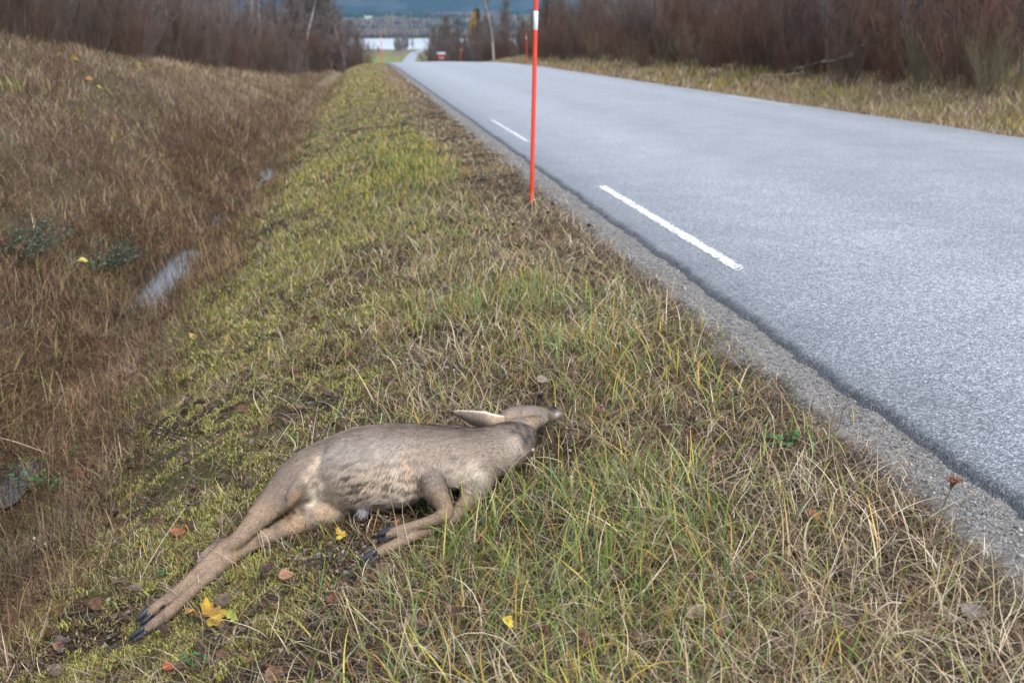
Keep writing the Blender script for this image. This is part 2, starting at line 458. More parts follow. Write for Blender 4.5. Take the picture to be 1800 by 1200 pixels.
BODY = [
    # trunk, rump to neck base
    ([(518, 842, 34, .10), (548, 832, 46, .10), (583, 823, 55, .10), (622, 824, 73, .10), (662, 822, 77, .105), (708, 818, 75, .11), (762, 811, 65, .11), (812, 805, 54, .105), (852, 798, 47, .095), (880, 792, 40, .088)], 1.25),
    # neck thrown back, head
    ([(838, 798, 44, .095), (872, 792, 44, .09), (896, 780, 39, .085), (911, 769, 31, .08), (920, 759, 22, .07)], 1.15),
    ([(885, 746, 19, .09), (905, 738, 24, .105), (926, 734.5, 23, .10), (945, 732, 19.5, .09), (961, 730, 15, .074), (974, 728, 10.5, .066), (981, 728, 8.5, .062)], .95),
    # cheek and jaw angle
    ([(905, 747, 11, .115), (922, 746, 13, .115), (938, 743, 12, .105), (957, 737, 9, .085)], .9),
    # upper hind leg
    ([(575, 822, 46, .15), (540, 838, 45, .155), (505, 861, 34, .14), (473, 889, 25, .115), (441, 924, 18, .09), (417, 949, 15, .07), (390, 968, 15, .055), (352, 1001, 11.3, .047), (320, 1031, 10.3, .042), (291, 1056, 11, .036), (270, 1071, 10, .032), (259, 1079, 8.5, .028)], .9),
    # heel of that hock
    ([(408, 950, 9, .06), (386, 955, 9, .055), (370, 965, 7, .05), (352, 985, 5, .045)], .9),
    # lower hind leg
    ([(612, 876, 29, .045), (572, 899, 27, .038), (522, 918, 20.5, .03), (478, 940, 15, .028), (438, 959, 13, .028), (402, 982, 13.5, .027), (364, 1016, 11, .025), (326, 1049, 10.3, .022), (298, 1075, 11.2, .021), (266, 1099, 9.5, .018), (248, 1112, 7, .015)], .95),
    # groin between the thighs
    ([(585, 862, 22, .085), (555, 882, 17, .075), (532, 898, 11, .065)], .9),
    # fold of skin from stifle to flank
    ([(496, 893, 8, .105), (518, 868, 12, .145), (538, 840, 13, .178), (556, 815, 12, .192), (582, 795, 8, .175)], .8),
    # shoulder, upper foreleg
    ([(802, 784, 38, .11), (782, 800, 49, .105), (762, 824, 39, .10), (759, 846, 28, .105), (769, 868, 21.5, .095), (780, 888, 17.5, .083), (784, 901, 15, .08), (769, 911, 12, .068), (738, 921, 9.5, .058), (712, 929, 10, .05), (697, 934, 10.5, .044), (685, 938.5, 9.5, .038)], .9),
    # lower foreleg
    ([(846, 842, 26, .06), (830, 868, 20, .05), (812, 893, 15, .042), (788, 914, 12, .036), (755, 930, 9.5, .032), (722, 944, 9, .028), (696, 957, 10.5, .026), (672, 968, 10.5, .023), (657, 977, 8.5, .02)], .95),
    # elbow
    ([(790, 824, 12, .10), (779, 838, 11, .10), (769, 850, 12, .095)], .9),
]
BONES = []
Vs = []; Fq = []; Ft = []; off = 0
for nodes, ratio in BODY:
    P, A, B = px_chain(nodes, ratio)
    BONES.append(P)
    v, f4, f3 = ring_loft(P, A, B, (0, 0, 1))
    Vs.append(v); Fq.append(f4 + off); Ft.append(f3 + off); off += len(v)
raw = mesh_arrays('deer_raw', np.concatenate(Vs), [np.concatenate(Fq), np.concatenate(Ft)])
md = raw.modifiers.new('r', 'REMESH'); md.mode = 'VOXEL'; md.voxel_size = .0055
sm = raw.modifiers.new('s', 'SMOOTH'); sm.factor = .5; sm.iterations = 6
dg = bpy.context.evaluated_depsgraph_get(); dg.update()
body_me = bpy.data.meshes.new_from_object(raw.evaluated_get(dg))
bpy.data.objects.remove(raw)
body_me.name = 'deer_body'
nv = len(body_me.vertices)
BV = np.empty(nv * 3, np.float32); body_me.vertices.foreach_get('co', BV); BV = BV.reshape(-1, 3).astype(float)
BN = np.empty(nv * 3, np.float32); body_me.vertices.foreach_get('normal', BN); BN = BN.reshape(-1, 3).astype(float)
body_me.calc_loop_triangles()
TR = np.empty(len(body_me.loop_triangles) * 3, np.int32); body_me.loop_triangles.foreach_get('vertices', TR); TR = TR.reshape(-1, 3)
deer_bvh = BVHTree.FromPolygons([tuple(v) for v in BV], [tuple(t) for t in TR])

def on_deer(px, py):
    hit = deer_bvh.ray_cast(Vector(C0), Vector(ray(px, py)))
    return np.array(hit[0]) if hit[0] is not None else at(px, py, .08)

# colour of the coat, with some crease shade put in: (where on the body, radius in m, colour, strength)
GREY = np.array([.262, .213, .176]); BUFF = np.array([.42, .325, .24]); PALE = np.array([.50, .43, .35]); RUST = np.array([.40, .245, .145])
DARK = np.array([.050, .042, .040]); LEGC = np.array([.275, .20, .145]); CREAM = np.array([.66, .57, .45]); SILV = np.array([.43, .385, .345]); BROWN = np.array([.205, .155, .122])
COAT = [
    ([(640, 752), (700, 750), (760, 755), (820, 760)], .060, BROWN, .95), ([(560, 792), (600, 772), (520, 815), (490, 845)], .05, BROWN, .75),
    ([(640, 800), (610, 800), (670, 790), (700, 800)], .055, SILV, .65), ([(595, 785), (580, 800)], .035, SILV, .6),
    ([(610, 850), (650, 850), (690, 840), (720, 840)], .055, BUFF, .7),
    ([(600, 892), (640, 885), (680, 880), (715, 870), (735, 866)], .045, PALE, .75),
    ([(590, 880), (612, 896)], .035, BUFF, .8), ([(530, 918), (575, 897), (600, 888)], .035, np.array([.50, .345, .225]), .85),
    ([(566, 848), (563, 860), (559, 870), (554, 881), (568, 866)], .020, CREAM, 1.0), ([(545, 836), (554, 820), (564, 808)], .013, np.array([.54, .43, .32]), .9),
    ([(560, 846), (549, 872), (536, 893), (512, 909), (486, 927), (458, 948)], .0105, np.array([.12, .07, .045]), .9),  # dark rust fur line, also painted to deepen the thigh crease's weak shade
    ([(520, 880), (500, 905), (530, 868)], .022, RUST, .7), ([(470, 920), (500, 895)], .03, BUFF, .5),
    ([(713, 797), (716, 812), (722, 830), (730, 850), (738, 866)], .018, RUST, .5), ([(700, 825), (712, 845)], .03, PALE, .25),
    ([(770, 785), (790, 795), (755, 800), (740, 790), (760, 775), (765, 815)], .05, GREY, .7),
    ([(835, 818), (815, 832), (800, 842), (840, 832), (820, 845)], .026, PALE, .8), ([(795, 820), (806, 812)], .014, PALE, .3),
    ([(787, 829), (794, 825)], .010, DARK, .5), ([(800, 806), (815, 810)], .012, DARK, .4),  # first pair puts the armpit crease's darkness into the coat colour
    ([(908, 775), (916, 783), (905, 792)], .026, PALE, .65), ([(900, 800), (890, 830), (880, 842)], .04, GREY, .6),
    ([(904, 744), (913, 747), (925, 750), (930, 757), (932, 765), (926, 772), (921, 780), (895, 745)], .0120, DARK, .72),
    ([(905, 758), (918, 762), (930, 766), (936, 774), (926, 776), (913, 752), (922, 770), (940, 766)], .0125, DARK, .72),
    ([(928, 731), (935, 735), (905, 737), (940, 741)], .013, RUST, .8), ([(870, 741), (885, 733), (895, 730)], .02, BUFF, .7),
    ([(930, 719), (945, 720), (915, 722)], .02, GREY, .8), ([(945, 742), (950, 735), (958, 736)], .018, BUFF, .6),
    ([(978, 729), (981, 728)], .0065, np.array([.62, .62, .62]), .9), ([(970, 720), (974, 720), (966, 719)], .0085, np.array([.012, .012, .013]), 1.0),
    ([(965, 728), (968, 732)], .006, DARK, .6),
    ([(300, 1040), (306, 1046), (296, 1052)], .018, DARK, .35), ([(330, 1030), (345, 1005)], .012, DARK, .3),
    ([(262, 1096), (285, 1085)], .02, DARK, .4), ([(505, 872)], .008, DARK, .7), ([(330, 1000)], .02, RUST, .3),
    ([(700, 942), (690, 945)], .008, DARK, .8), ([(715, 938)], .008, DARK, .5),
]
def coat(P, nrm=None):
    c = np.tile(GREY, (len(P), 1))
    # legs and underside are warmer and paler
    d = np.full(len(P), 9.)
    for k in (4, 6, 9, 10):
        for q in BONES[k][(3 if k == 4 else 2 if k == 6 else 5 if k == 9 else 2):]:
            d = np.minimum(d, np.linalg.norm(P - q, axis=1))
    t = sst(.085, .04, d)[:, None]
    c = c * (1 - t) + LEGC * t
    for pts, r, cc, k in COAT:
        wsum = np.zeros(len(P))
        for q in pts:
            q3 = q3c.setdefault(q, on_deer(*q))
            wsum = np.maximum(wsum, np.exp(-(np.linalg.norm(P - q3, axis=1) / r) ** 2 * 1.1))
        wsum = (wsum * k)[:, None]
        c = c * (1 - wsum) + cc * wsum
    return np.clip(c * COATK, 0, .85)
COATK = 1.2
q3c = {}
bn = fbm(BV[:, 0] * 40 + BV[:, 2] * 31, BV[:, 1] * 40 - BV[:, 2] * 17, 91, 3)
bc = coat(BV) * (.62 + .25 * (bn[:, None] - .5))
a_ = body_me.attributes.new('Col', 'FLOAT_COLOR', 'POINT')
c4 = np.ones((nv, 4), np.float32); c4[:, :3] = bc; a_.data.foreach_set('color', c4.ravel())
body_me.polygons.foreach_set('use_smooth', np.ones(len(body_me.polygons), bool))
body_me.materials.append(M_HIDE)
pd = at(620, 860)
deer = empty('roe_deer', (pd[0], pd[1], pd[2]))
tag(deer, 'dead grey-brown roe deer lying on its side in the roadside grass, legs stretched out', 'deer')
INV = Matrix.Translation(-Vector(pd))
def child(o, parent=deer, root=pd):
    """mesh built in world coordinates -> part of its thing"""
    o.data.transform(Matrix.Translation(-Vector(root)))
    o.parent = parent
    return o
body = link(bpy.data.objects.new('body', body_me)); child(body)

# ---- fur: short hairs laid from head to rump and down the legs
def fur_dir(P):
    acc = np.zeros_like(P)
    for k, B in enumerate(BONES):
        if k in (5, 7, 8, 11): continue
        sgn = -1 if k in (0, 1, 2, 3) else 1     # trunk chains run rump -> head, hair runs the other way
        for i in range(len(B) - 1):
            m = (B[i] + B[i + 1]) / 2; t = (B[i + 1] - B[i]); t = t / np.linalg.norm(t)
            wgt = 1 / (np.linalg.norm(P - m, axis=1) ** 4 + 1e-6)
            acc += sgn * t * wgt[:, None]
    return acc / np.linalg.norm(acc, axis=1)[:, None]
tri = BV[TR]; ar = np.linalg.norm(np.cross(tri[:, 1] - tri[:, 0], tri[:, 2] - tri[:, 0]), axis=1)
NH = 230000
pick = rng.choice(len(TR), NH, p=ar / ar.sum())
r1, r2 = rng.random(NH), rng.random(NH); r1s = np.sqrt(r1)
bw = np.stack([1 - r1s, r1s * (1 - r2), r1s * r2], 1)
HP = (BV[TR[pick]] * bw[..., None]).sum(1); HN = (BN[TR[pick]] * bw[..., None]).sum(1); HN /= np.linalg.norm(HN, axis=1)[:, None]
keep = ~((HN[:, 2] < -.85)); HP = HP[keep]; HN = HN[keep]
HD = fur_dir(HP)
# clumps: hairs lean together in little wavy locks
cl1 = fbm(HP[:, 0] * 55 + HP[:, 2] * 40, HP[:, 1] * 55 - HP[:, 2] * 22, 95, 2) - .5
side = np.cross(HN, HD); side /= np.linalg.norm(side, axis=1)[:, None] + 1e-9
gnd_bias = np.array([0, -.35, -.55])
bel = sst(.10, .03, np.linalg.norm(HP - np.array([on_deer(660, 868)]), axis=1) - .10)
dl0 = np.full(len(HP), 9.)
for k, s0 in ((4, 4), (6, 3), (9, 5), (10, 2)):
    for q in BONES[k][s0:]: dl0 = np.minimum(dl0, np.linalg.norm(HP - q, axis=1))
HD = HD + side * cl1[:, None] * np.where(dl0 < .05, .5, 1.1)[:, None] + gnd_bias * (.25 + .9 * bel)[:, None] + rng.normal(0, .10, HP.shape)
HD -= HN * (HD * HN).sum(1)[:, None]; HD /= np.linalg.norm(HD, axis=1)[:, None]
dleg = np.full(len(HP), 9.)
for k, s0 in ((4, 4), (6, 3), (9, 5), (10, 2), (2, 1)):
    for q in BONES[k][s0:]: dleg = np.minimum(dleg, np.linalg.norm(HP - q, axis=1))
L = np.where(dleg < .05, .0065, .0135) * rng.uniform(.7, 1.25, len(HP)) * (1 + .5 * bel)
for q in ((560, 852), (556, 872), (548, 832), (820, 838), (925, 760)):
    L = L * (1 + .7 * np.exp(-(np.linalg.norm(HP - on_deer(*q), axis=1) / .03) ** 2))
lift = rng.uniform(.10, .30, len(HP)) * np.where(dl0 < .05, .6, 1) + .18 * np.clip(cl1, 0, 1)
wd = np.where(dleg < .05, .0006, .0008) * rng.uniform(.8, 1.2, len(HP))
sd_ = np.cross(HD, HN)
tip = HP + HD * L[:, None] + HN * (L * lift)[:, None]
midp = HP + HD * (L * .5)[:, None] + HN * (L * (lift * .75))[:, None]
HV = np.stack([HP - sd_ * wd[:, None], HP + sd_ * wd[:, None], midp + sd_ * wd[:, None] * .8, midp - sd_ * wd[:, None] * .8, tip + sd_ * wd[:, None] * .2, tip - sd_ * wd[:, None] * .2], 1)
i6 = np.arange(len(HP))[:, None] * 6
HF = np.concatenate([i6 + np.array([[0, 1, 2, 3]]), i6 + np.array([[3, 2, 4, 5]])])
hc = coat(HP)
# locks with dark bases show as wavy lines on the flank, salt and pepper on the back
wv = .012 * fbm(HP[:, 0] * 45, HP[:, 1] * 12 + HP[:, 2] * 14, 98, 2)
streak = fbm((HP[:, 1] * .6 + HP[:, 2] * .8 + wv) * 190, HP[:, 0] * 34, 97, 2)
bel2 = np.zeros(len(HP))
for q in ((625, 845), (660, 850), (700, 850), (735, 860), (680, 870), (640, 875)): bel2 = np.maximum(bel2, np.exp(-(np.linalg.norm(HP - on_deer(*q), axis=1) / .062) ** 2))
hc = hc * (1 - (.78 * bel2 + .10)[:, None] * sst(.50, .60, streak)[:, None])
hc = hc * rng.choice([.58, .88, 1.0, 1.12, 1.3], (len(HP), 1), p=[.12, .2, .35, .22, .11])
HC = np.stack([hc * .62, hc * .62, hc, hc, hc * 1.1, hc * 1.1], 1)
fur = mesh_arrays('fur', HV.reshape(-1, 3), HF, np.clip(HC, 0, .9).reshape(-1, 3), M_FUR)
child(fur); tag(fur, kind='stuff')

# ---- hooves: two dark claws each
M_HOOF = plain('hoof_horn', (.022, .024, .030), .38, .5, .3, 120, .2)
def hoof(pxa, pya, pxb, pyb, h, r):
    pa_, pb_ = at(pxa, pya, h), at(pxb, pyb, h * .75)
    ax = pb_ - pa_; Ln = np.linalg.norm(ax); ax /= Ln
    vdir = np.cross(ax, _f); vdir /= np.linalg.norm(vdir)
    Vc = []; Fa = []; Fb = []; o_ = 0
    for s in (-1, 1):
        c = vdir * s * r * .52 * depth(pa_) / FPX
        rr = r * depth(pa_) / FPX
        pts = [pa_ + c - ax * .004, pa_ + c + ax * Ln * .35, pa_ + c * .95 + ax * Ln * .72, pb_ + c * .45]
        v, f4, f3 = ring_loft(pts, np.array([.62, .60, .46, .10]) * rr, np.array([.62, .60, .42, .08]) * rr, vdir, 12)
        Vc.append(v); Fa.append(f4 + o_); Fb.append(f3 + o_); o_ += len(v)
    o = mesh_arrays('hoof', np.concatenate(Vc), [np.concatenate(Fa), np.concatenate(Fb)], mat=M_HOOF, smooth=True)
    return child(o)
hoof(687, 937, 663, 947, .040, 11.5)
hoof(658, 976, 632, 993, .026, 10.5)
hoof(261, 1077, 243, 1095, .032, 10.5)
hoof(250, 1110, 228, 1126, .020, 8.5)
# dew claws
def dew(px, py, h):
    p = on_deer(px, py); q = at(px - 9, py + 5, h)
    v, f4, f3 = ring_loft([p, (p * .5 + q * .5), p * .25 + q * .75], [.0045, .004, .0015], [.0045, .004, .0015], (0, 0, 1), 10)
    child(mesh_arrays('dew_claw', v, [f4, f3], mat=M_HOOF, smooth=True))
dew(692, 969, .02); dew(288, 1064, .04)
# nose
p0, p1_, p2_ = at(965, 719, .085), at(972, 718.5, .078), at(978, 721, .068)
v, f4, f3 = ring_loft([p0, p1_, p2_], [.009, .013, .010], [.006, .010, .008], (0, 0, 1), 14)
M_NOSE = plain('nose_skin', (.008, .008, .009), .6, .2, .4, 300, .3)
child(mesh_arrays('nose', v, [f4, f3], mat=M_NOSE, smooth=True))
# ears: long cupped leaves; the upper one lies back over the neck
def ear(axis, halfw, hts, cup, name='ear'):
    """axis: px,py centre line base->tip; halfw in px; the cup opens away from the viewer"""
    P = np.array([at(a[0], a[1], h) for a, h in zip(axis, hts)])
    t = np.linspace(0, 1, len(P)); tt = np.linspace(0, 1, 22)
    Q = np.stack([np.interp(tt, t, P[:, k]) for k in range(3)], 1)
    for _ in range(3): Q[1:-1] = (Q[:-2] + 2 * Q[1:-1] + Q[2:]) / 4
    hw = np.interp(tt, t, halfw)
    T = np.gradient(Q, axis=0); T /= np.linalg.norm(T, axis=1)[:, None]
    view = (Q - C0); view /= np.linalg.norm(view, axis=1)[:, None]
    up = np.cross(T, view); up /= np.linalg.norm(up, axis=1)[:, None]
    up = np.where(up[:, 2:3] < 0, -up, up)
    s = np.linspace(-1, 1, 13)
    V = []; Cc = []
    for side in (0, 1):
        th_ = .0028 * side
        for i in range(len(Q)):
            w_ = hw[i] * depth(Q[i]) / FPX
            for sj in s:
                bulge = -view[i] * (w_ * cup * (1 - sj ** 2)) + view[i] * (th_ * (1 - .8 * abs(sj)))
                V.append(Q[i] + up[i] * w_ * sj + bulge + up[i] * .0022 * math.sin(8 * tt[i] + 1.3) * max(sj, 0))
                c = np.array([.235, .18, .14]) if side == 0 else np.array([.62, .55, .46])
                if side == 0:
                    c = c * (1 - sst(.45, .0, tt[i]) * .9) + np.array([.42, .31, .21]) * sst(.45, 0, tt[i]) * .9
                    c = c * (1 - .55 * sst(.35, -.9, sj)) if tt[i] > .35 else c
                kk = float(sst(.60, .92, sj)); c = c * (1 - kk) + np.array([.62, .54, .43]) * kk
                c = c * (1 - sst(.88, .97, tt[i])) + np.array([.02, .02, .02]) * sst(.88, .97, tt[i])
                Cc.append(c * (1 + .16 * (vnoise(np.array([tt[i] * 30]), np.array([sj * 14.]), 4)[0] - .5)))
    V = np.array(V); Cc = np.array(Cc); n_, m_ = len(Q), len(s)
    ix = np.arange(2 * n_ * m_).reshape(2, n_, m_)
    Fs = [np.stack([ix[0][:-1, :-1], ix[0][:-1, 1:], ix[0][1:, 1:], ix[0][1:, :-1]], -1).reshape(-1, 4),
          np.stack([ix[1][:-1, :-1], ix[1][1:, :-1], ix[1][1:, 1:], ix[1][:-1, 1:]], -1).reshape(-1, 4)]
    for e in (0, -1):
        Fs.append(np.stack([ix[0][:-1, e], ix[1][:-1, e], ix[1][1:, e], ix[0][1:, e]], -1))
    Fs.append(np.stack([ix[0][-1, :-1], ix[1][-1, :-1], ix[1][-1, 1:], ix[0][-1, 1:]], -1))
    o = mesh_arrays(name, V, np.concatenate(Fs), Cc, M_HIDE, smooth=True)
    return child(o)
ear([(900, 737), (884, 738), (867, 739.5), (849, 738), (830, 733.5), (812, 728.5), (800, 725.5), (793, 724.5)], [3, 7, 13, 17, 13, 7.5, 4, 1.2], [.10, .125, .135, .135, .13, .12, .115, .115], .7)

# ------------------------------------------------------------------ ground cover (mesh blades)
def ribbons(P, L, Wd, az, th0, th1, tw, C, K=4, tipc=None, nrm=None):
    """blades: roots P, arc length L, half width Wd, azimuth of lean, start and end tilt from upright, twist of azimuth"""
    n = len(P); Q = P.copy(); V = np.empty((n, K + 1, 2, 3), np.float32); Cc = np.empty((n, K + 1, 2, 3), np.float32)
    fa = az + np.pi / 2 + rng.uniform(-.9, .9, n)
    for k in range(K + 1):
        t = k / K
        wk = Wd * (1 - t ** 1.6 * .9) * (1 if k else .8)
        a = az + tw * t
        sd0 = np.stack([np.cos(fa + tw * t), np.sin(fa + tw * t), np.zeros(n)], 1) * wk[:, None]
        V[:, k, 0] = Q - sd0; V[:, k, 1] = Q + sd0
        cc = C * (1.0 - .0 * t) if tipc is None else C * (1 - t ** 1.5) + tipc * t ** 1.5
        Cc[:, k, 0] = cc; Cc[:, k, 1] = cc
        th = th0 + (th1 - th0) * t
        st = L / K
        Q = Q + np.stack([np.sin(th) * np.cos(a), np.sin(th) * np.sin(a), np.cos(th)], 1) * st[:, None]
    b = np.arange(n)[:, None] * (K + 1) * 2
    F = np.concatenate([b + np.array([[2 * k, 2 * k + 1, 2 * k + 3, 2 * k + 2]]) for k in range(K)])
    return V.reshape(-1, 3), F, Cc.reshape(-1, 3)

def scatter(n, y0, y1, umin, umax, p=1.0):
    """points with density falling off with distance, kept to what the photo can see plus a margin"""
    a = rng.random(n)
    y = (y0 ** (1 - p) + a * (y1 ** (1 - p) - y0 ** (1 - p))) ** (1 / (1 - p)) if abs(p - 1) > 1e-3 else y0 * (y1 / y0) ** a
    lo = np.maximum(umin, -.38 * y - .75); hi = np.minimum(umax, .68 * y + .6)
    x = lo + rng.random(n) * (hi - lo)
    # uniform in x: thin where the strip is narrow
    k = rng.random(n) < (hi - lo) / np.max(hi - lo)
    x, y = x[k], y[k]
    return x + xc(y) - 5, y

def on_body(x, y, z, hmax=.30):
    """True where the animal lies"""
    m = (x > -1.0) & (x < 1.0) & (y > 2.1) & (y < 3.8)
    r = np.zeros(len(x), bool)
    for i in np.nonzero(m)[0]:
        h = deer_bvh.ray_cast(Vector((x[i], y[i], z[i] - .15)), Vector((0, 0, 1)), .15 + hmax)
        if h[0] is not None: r[i] = True
    return r

PAL = {
    'straw': [(.42, .345, .24), (.33, .25, .165), (.25, .175, .11), (.60, .53, .41), (.19, .115, .07)],
    'pale': [(.40, .335, .23), (.34, .27, .175), (.29, .21, .125), (.47, .41, .31)],
    'rust': [(.24, .135, .075), (.17, .09, .052), (.29, .18, .10), (.09, .052, .034), (.33, .23, .14), (.055, .036, .026)],
    'ditch': [(.115, .060, .035), (.15, .082, .045), (.075, .039, .025), (.20, .125, .070), (.27, .19, .11), (.05, .027, .019)],
    'green': [(.13, .21, .045), (.10, .17, .04), (.17, .25, .06), (.085, .16, .06), (.19, .235, .12)],
    'yellow': [(.46, .37, .07), (.40, .36, .09), (.50, .33, .07), (.34, .34, .08), (.42, .24, .05)],
    'ygreen': [(.21, .225, .06), (.27, .27, .085), (.175, .21, .06), (.34, .30, .12)],
    'moss': [(.36, .36, .075), (.43, .42, .12), (.29, .30, .06), (.48, .46, .19), (.22, .22, .06), (.23, .16, .07)],
    'fawn': [(.29, .222, .158), (.235, .168, .118), (.19, .125, .085), (.14, .088, .06), (.36, .29, .22)],
}
def pal(name, n):
    a = np.array(PAL[name]); c = a[rng.integers(0, len(a), n)] * rng.uniform(.6, 1.2, (n, 1))
    return c
def pick_cols(W, names):
    """W (n,k) weights"""
    W = W / W.sum(1, keepdims=True); cs = np.cumsum(W, 1); r = rng.random((len(W), 1))
    k = (r > cs).sum(1).clip(0, len(names) - 1)
    C = np.zeros((len(W), 3))
    for i, nme in enumerate(names):
        m = k == i; C[m] = pal(nme, m.sum())
    return C, k

def roots(x, y, sink=.004, cull=True, hmax=.30):
    z = ground(x, y); P = np.stack([x, y, z - sink], 1)
    if cull:
        k = ~on_body(x, y, z, hmax); return P[k], k
    return P, np.ones(len(x), bool)

def patch(x, y, px, py, rx, ry):
    p = at(px, py); return np.exp(-(((x - p[0]) / rx) ** 2 + ((y - p[1]) / ry) ** 2))

# --- verge turf, in rings of distance
def fields(x, y):
    u = x - xc(y) + 5
    nA = fbm(x * 1.6, y * 1.6, 101, 3); nB = fbm(x * 5, y * 5, 102, 2); nC = fbm(x * .8, y * .8, 103, 2)
    lush = np.maximum(patch(x, y, 980, 930, .36, .26), patch(x, y, 850, 950, .2, .2)) + .7 * patch(x, y, 1000, 1130, .5, .25) + .7 * patch(x, y, 960, 560, .5, .8) + .5 * patch(x, y, 1120, 620, .3, .8) + .4 * patch(x, y, 1250, 900, .3, .3)
    lush = np.clip(lush + .75 * patch(x, y, 720, 300, .45, 2.6) * (y > 5) + .4 * patch(x, y, 1380, 800, .15, .15), 0, 1)
    mossy = sst(.15, -.25, u) * sst(6.5, 4.5, y)
    dryedge = sst(.60, 1.15, u)
    bare = np.clip(patch(x, y, 655, 960, .20, .15) + patch(x, y, 560, 1030, .26, .14) + .6 * patch(x, y, 300, 1080, .3, .16) + .5 * patch(x, y, 770, 905, .1, .08) + .4 * patch(x, y, 600, 690, .4, .35), 0, 1)
    return u, nA, nB, nC, lush, mossy, dryedge, bare

def verge(n, y0, y1, wk, lk, p, K):
    x, y = scatter(n, y0, y1, -1.35, 1.66, p)
    u, nA, nB, nC, lush, mossy, dryedge, bare = fields(x, y)
    dens = 1 - .65 * mossy * sst(.40, .58, nA) - .3 * mossy
    dens = dens * (1 - .72 * bare) * (.35 + 1.1 * sst(.25, .62, nB))
    edge_fade = sst(1.62, 1.36, u + .46 * (nB - .5))
    k = rng.random(len(x)) < dens * edge_fade
    x, y = x[k], y[k]
    P, k = roots(x, y); x, y = x[k], y[k]
    u, nA, nB, nC, lush, mossy, dryedge, bare = fields(x, y)
    n = len(x)
    midg = sst(4.0, 6.5, y) * sst(1.15, .5, u) * (.35 + .65 * sst(.38, .62, nC))
    far_ = sst(14, 30, y)
    W = np.stack([.56 + .45 * dryedge, .20 + .26 * dryedge + .25 * sst(.5, .7, nA) + .35 * far_, .05 + .34 * lush + .15 * midg, .02 + .17 * lush * sst(.45, .6, nC + .1) + .08 * midg, .07 * (1 - dryedge) + .27 * midg + .13 * mossy + .05 * lush], 1)
    C, kind = pick_cols(W, ['straw', 'rust', 'green', 'yellow', 'ygreen'])
    live = (kind >= 2)
    az = rng.uniform(0, 6.283, n)
    L = np.where(live, rng.uniform(.045, .12, n), rng.uniform(.04, .13, n)) * lk * (.7 + .6 * nB)
    L = L * np.where(live, 1 + .95 * lush, 1 + .35 * lush) * (1 - .35 * mossy) * np.where(u > 1.0, .7, 1) * np.where(y > 5, .8, 1) * (1 - .45 * bare)
    th0 = np.where(live, rng.uniform(.0, .75, n), rng.uniform(.15, 1.35, n))
    th1 = th0 + np.where(live, rng.uniform(.1, 1.4, n), rng.uniform(.5, 2.3, n))
    tw = np.where(live, rng.normal(0, .5, n), rng.normal(0, 1.3, n))
    Wd = np.where(live, rng.uniform(.0012, .0024, n), rng.uniform(.0008, .0017, n)) * wk
    return ribbons(P, L, Wd, az, th0, th1, tw, C, K, tipc=C * np.array([1.1, .98, .85]))
parts = [verge(66000, 1.35, 4.6, 1.0, 1.0, 1.2, 5), verge(60000, 4.5, 10, 1.5, 1.0, 1.5, 3), verge(60000, 9.5, 24, 2.6, 1.0, 1.8, 3), verge(40000, 23, 85, 6, 1.15, 1.8, 2)]
def merge(parts):
    V = []; F = []; C = []; o = 0
    for v, f, c in parts:
        V.append(v); F.append(f + o); C.append(c); o += len(v)
    return np.concatenate(V), np.concatenate(F), np.concatenate(C)
V, F, C = merge(parts)
o = mesh_arrays('grass', V, F, C, M_BLADE); tag(o, 'short mixed grass, straw coloured and green, covering the road verge', 'grass', kind='stuff')

# --- blades that stand in front of the animal and cross its outline
pth = np.array([(300, 1085), (345, 1045), (400, 1005), (470, 968), (520, 958), (565, 940), (605, 915), (650, 904), (700, 895), (745, 888), (800, 925), (838, 900), (860, 858), (905, 830), (940, 798), (957, 768), (985, 742)], float)
tt_ = rng.random(150) * (len(pth) - 1); i0 = tt_.astype(int); pp = pth[i0] + (pth[np.minimum(i0 + 1, len(pth) - 1)] - pth[i0]) * (tt_ - i0)[:, None] + rng.normal(0, 5, (150, 2)) + [2, 8]
P = np.array([at(a, b, -.004, True) for a, b in pp]); n = len(P)
C, kd = pick_cols(np.tile([.45, .2, .25, .12, .2], (n, 1)), ['straw', 'rust', 'green', 'yellow', 'ygreen'])
V, F, C = ribbons(P, rng.uniform(.045, .12, n), rng.uniform(.0010, .0020, n), rng.uniform(0, 6.28, n), rng.uniform(0, .5, n), rng.uniform(.3, 1.3, n), rng.normal(0, .6, n), C, 5)
o = mesh_arrays('grass', V, F, C, M_BLADE); tag(o, 'loose grass blades standing in front of the deer', 'grass', kind='stuff')

# --- long bent hay strands lying over the turf
def hay(n, y0, y1, wk, p):
    x, y = scatter(n, y0, y1, -.5, 1.44, p)
    u, nA, nB, nC, lush, mossy, dryedge, bare = fields(x, y)
    k = rng.random(len(x)) < (.25 + .75 * sst(.0, .5, u)) * (1 - .75 * bare) * (1 - .6 * sst(1.1, 1.4, u)) * (.3 + 1.0 * sst(.35, .6, nA)); x, y = x[k], y[k]
    P, k = roots(x, y); n = len(P)
    C = np.where(rng.random((n, 1)) < .75, pal('pale', n) * 1.35, np.where(rng.random((n, 1)) < .5, pal('rust', n), pal('ygreen', n)))
    th0 = rng.uniform(.2, 1.2, n)
    return ribbons(P, rng.uniform(.10, .24, n), rng.uniform(.0008, .0016, n) * wk, rng.uniform(0, 6.28, n), th0, th0 + rng.uniform(.5, 1.9, n), rng.normal(0, 1.0, n), C, 6)
V, F, C = merge([hay(9000, 1.4, 4.2, 1.0, 1.2), hay(4500, 4.0, 8, 1.5, 1.4)])
o = mesh_arrays('hay', V, F, C, M_BLADE); tag(o, 'long bent pale hay strands lying over the verge turf', 'hay', kind='stuff')

